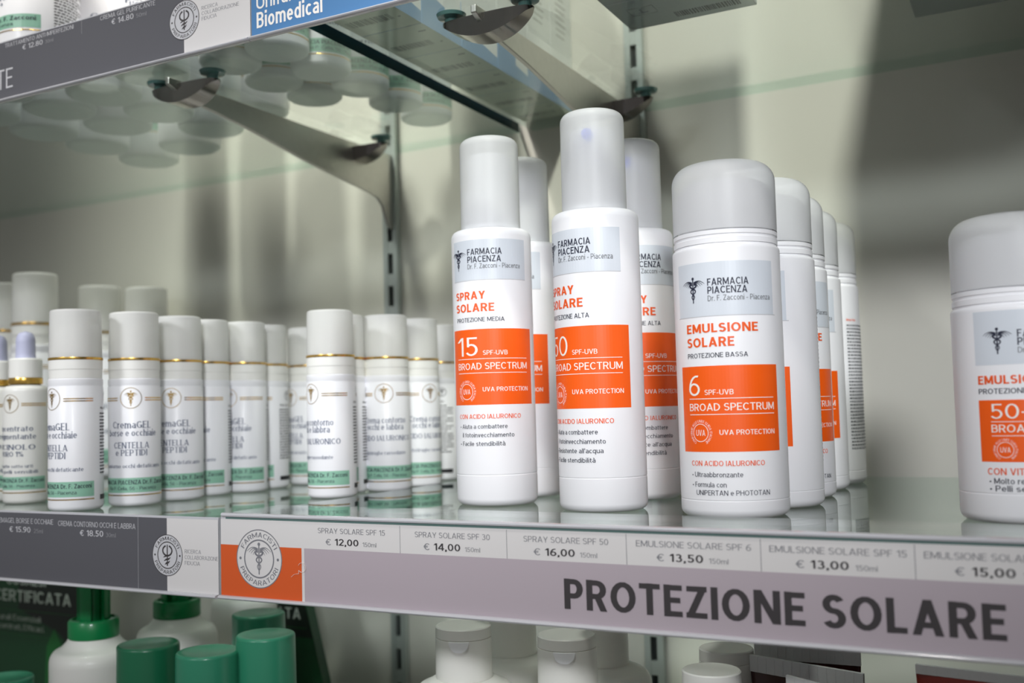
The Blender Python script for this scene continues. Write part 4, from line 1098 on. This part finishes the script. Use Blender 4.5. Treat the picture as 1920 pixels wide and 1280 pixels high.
green_cap('sea green capped bottle partly hidden behind the tallest light green cap', -0.0815, 0.1240, -0.0790, 0.0175, M['capgreen'])
green_cap('pale green cap just showing at the bottom corner, before the green card', -0.2665, 0.0700, -0.1270, 0.0190, M['capgreen'])

# lettered green cards
def art_card(p, items, m):
    for s_, xr, z, cap, wd, b_ in items: p.text(s_, xr - wd, z, cap, m, xr, bold=b_, layer=4)

t = thing('display_card', 'dark green display card with pale lettering at the end of the lower shelf', 'display card', (-0.40, 0.206, ZLOW))
b = MB(); b.box(-0.10, 0.0565, 0, 0.012, 0.0, 0.262, M['dgreen']); b.build('card', t, smooth=False)
p = Print()
o_ = lambda x: x + 0.40
zz = lambda z: z - ZLOW
p.poly([(o_(-0.3900), zz(-0.0385)), (o_(-0.3436), zz(-0.0385)), (o_(-0.3436), zz(-0.2200)), (o_(-0.3560), zz(-0.2200)), (o_(-0.3630), zz(-0.1500)), (o_(-0.3760), zz(-0.1330)), (o_(-0.4300), zz(-0.1150)), (o_(-0.4300), zz(-0.0385))], M['dgreen2'], 1)
p.flat('dark_panel', t); p = Print()
p.poly([(o_(-0.3930), zz(-0.1450)), (o_(-0.3830), zz(-0.1290)), (o_(-0.3760), zz(-0.1400)), (o_(-0.3680), zz(-0.1500)), (o_(-0.3780), zz(-0.1850)), (o_(-0.3960), zz(-0.1900))], M['leafgreen'], 2)
p.flat('leaf_motif', t); p = Print()
art_card(p, [('COSMESI', o_(-0.3941), zz(-0.0937), 0.0082, 0.0520, 0.01), ('CERTIFICATA', o_(-0.3617), zz(-0.1088), 0.0103, 0.1010, 0.012), ('Naturali Essenziali', o_(-0.4004), zz(-0.1256), 0.0050, 0.0700, 0.0), ('Concentrati, Efficaci.', o_(-0.3956), zz(-0.1336), 0.0050, 0.0750, 0.0)], M['paleprint'])
p.rect(o_(-0.50), o_(-0.3560), zz(-0.1165), zz(-0.1161), M['leafgreen'], 2); p.rect(o_(-0.50), o_(-0.3700), zz(-0.1386), zz(-0.1382), M['leafgreen'], 2)
p.flat('printed_face', t)

t = thing('display_card', 'dark green display card with slanted side edge, behind the sea green caps', 'display card', (-0.18, 0.262, ZLOW))
b = MB(); b.prism([(-0.060, 0.0), (0.072, 0.0), (0.0455, 0.1370), (0.0292, 0.1980), (0.0200, 0.2350), (-0.060, 0.2350)], 'y', 0, 0.010, M['dgreen']); b.build('card', t, smooth=False)
p = Print()
p.poly([(-0.058, 0.170), (0.0360, 0.170), (0.0195, 0.232), (-0.058, 0.232)], M['dgreen2'], 1)
art_card(p, [('COSMESI', -0.0100, 0.2000, 0.0075, 0.045, 0.01), ('CERTIFICATA', 0.0240, 0.1846, 0.0090, 0.078, 0.012)], M['paleprint'])
p.rect(-0.055, 0.030, 0.1775, 0.1778, M['leafgreen'], 2)
p.flat('printed_face', t)

# white flip top bottles
GF = 'white flip top bottles on the lower shelf'
def make_flip(label, x, y, zt, rz, R=0.0295, rc=0.0159):
    t = thing('flip_top_bottle', label, 'bottle', (x, y, ZLOW), rz, GF)
    q = zt - ZLOW; s0 = q - 0.0288
    b = MB(); b.lathe([(0, 0.0008), (R - 0.007, 0.0008), (R - 0.005, 0.0)] + rounded_in(R - 0.005, 0.0, R, 0.005) + [(R, s0 - 0.0130)] + rounded(R, s0 - 0.0130, R - 0.0075, s0 - 0.0034) + [(rc + 0.003, s0 - 0.0012), (rc, s0 - 0.0004), (0, s0 - 0.0004)], M['cream'], 72)
    b.build('body', t)
    c = MB(); c.lathe([(0, s0 - 0.0003), (rc + 0.0004, s0 - 0.0003), (rc + 0.0001, q - 0.0068), (rc - 0.0003, q - 0.0066), (0, q - 0.0066)], M['cream'], 64); cp = c.build('cap', t)
    l = MB(); l.lathe([(0, q - 0.0065), (rc - 0.0003, q - 0.0065), (rc + 0.0001, q - 0.0062), (rc, q - 0.0008), (rc - 0.0006, q - 0.0002), (rc - 0.004, q - 0.0006), (0, q - 0.0010)], M['cream'], 64); l.build('lid', t)
    n = 14; V = []; F = []
    for i in range(n + 1):      # scooped thumb tab under the lid
        a = -0.36 + 0.72 * i / n; d = 0.0056 * math.sqrt(max(0, 1 - (a / 0.36) ** 2))
        for rr, z in ((rc + 0.0002, q - 0.0067), (rc + 0.0006, q - 0.0069), (rc + 0.0009, q - 0.0070 - d), (rc + 0.0002, q - 0.0072 - d)):
            V.append((rr * math.sin(a), -rr * math.cos(a), z))
    for i in range(n):
        for k in range(4): F.append((4 * i + k, 4 * i + (k + 1) % 4, 4 * i + 4 + (k + 1) % 4, 4 * i + 4 + k))
    tb = MB(); tb.add(V, F, M['white']); tb.build('thumb_tab', t)
    return t
fl = make_flip('white flip top bottle nearest the green caps, scooped tab facing out', 0.0900, 0.1005, -0.0700, face_cam(0.09, 0.10) - 0.18)
for x, y, rz, lab in ((0.0885, 0.1620, 2.6, 'white flip top bottle behind the one nearest the green caps'),
                      (0.1548, 0.1000, face_cam(0.155, 0.1) - 0.1, 'white flip top bottle below the start of the big grey lettering, tab facing out'),
                      (0.1500, 0.1600, 2.9, 'white flip top bottle behind the one below the big grey lettering')):
    dup(fl, (x, y, ZLOW), rz, lab)
f2 = make_flip('white capped bottle beside the tubes, lower and nearer of two', 0.2450, 0.0640, -0.0722, 2.9, 0.0195, 0.0137)
dup(f2, (0.2395, 0.1100, ZLOW), 3.0, 'white capped bottle beside the tubes, higher and farther of two')

# upright tubes with flat crimped ends
GT = 'tubes standing with their flat crimped end up'
def make_tube(label, p0, p1, y0, y1, zt0, zt1, crimp, mbody, r=0.0165):
    """crimp runs from (p0,y0,zt0) to (p1,y1,zt1)"""
    cx, cy = (p0 + p1) / 2, (y0 + y1) / 2; ang = math.atan2(y1 - y0, p1 - p0); hw = math.hypot(p1 - p0, y1 - y0) / 2
    t = thing('squeeze_tube', label, 'tube', (cx, cy, ZLOW), ang, GT)
    tilt = (zt1 - zt0) / 2
    q = (zt0 + zt1) / 2 - ZLOW
    n = 40
    def ringp(a, b_, z, slope): return [(a * math.cos(2 * PI * k / n), b_ * math.sin(2 * PI * k / n), z + slope * math.cos(2 * PI * k / n)) for k in range(n)]
    def loft(levels, m, nm):
        V = []; F = []
        for L in levels: V += ringp(*L)
        for i in range(len(levels) - 1):
            for k in range(n): F.append((i * n + k, i * n + (k + 1) % n, (i + 1) * n + (k + 1) % n, (i + 1) * n + k))
        F.append(tuple(reversed(range(n)))); F.append(tuple((len(levels) - 1) * n + k for k in range(n)))
        b = MB(); b.add(V, F, m); return b.build(nm, t)
    cz = q - crimp
    lv = []
    for i in range(11):
        u = i / 10; f = u ** 1.3
        lv.append((r + (hw - r) * u, r * 0.95 * (1 - f) + 0.0011 * f, 0.034 + (cz - 0.034) * u, tilt * u))
    loft(lv, mbody, 'body')
    b = MB()
    nr = 26
    for i in range(nr):      # finely ribbed crimp
        u0 = -hw + 2 * hw * i / nr; u1 = -hw + 2 * hw * (i + 1) / nr
        zf = lambda u: cz + 0.0001 + tilt * u / hw
        th = 0.00110 if i % 2 else 0.00095
        b.add([(u0, -th, zf(u0)), (u1, -th, zf(u1)), (u1, th, zf(u1)), (u0, th, zf(u0)), (u0, -th, zf(u0) + crimp), (u1, -th, zf(u1) + crimp), (u1, th, zf(u1) + crimp), (u0, th, zf(u0) + crimp)],
              [(0, 3, 2, 1), (4, 5, 6, 7), (0, 1, 5, 4), (1, 2, 6, 5), (2, 3, 7, 6), (3, 0, 4, 7)], M['tubewhite'])
    b.build('crimp', t, smooth=False)
    loft([(r * 0.9, r * 0.9, 0.0, 0), (r * 0.95, r * 0.95, 0.001, 0), (r * 0.95, r * 0.95, 0.0335, 0)], M['tubewhite'], 'cap')
    return t
make_tube('dark tube with white crimp, rearmost of three beside the capped bottles', 0.2467, 0.3008, 0.139, 0.137, -0.0750, -0.0738, 0.0085, M['tubedark'])
make_tube('dark tube with white crimp, middle of three beside the capped bottles', 0.2530, 0.3085, 0.105, 0.095, -0.0738, -0.0756, 0.0080, M['tubedark'])
make_tube('dark tube with white crimp, nearest of three, only its corner showing', 0.2790, 0.3320, 0.068, 0.056, -0.0728, -0.0780, 0.0085, M['tubedark'])
make_tube('brick red tube with grey crimp standing alone below the end of the lettering', 0.3330, 0.3900, 0.080, 0.078, -0.0655, -0.0668, 0.0040, M['tubered'], 0.019)
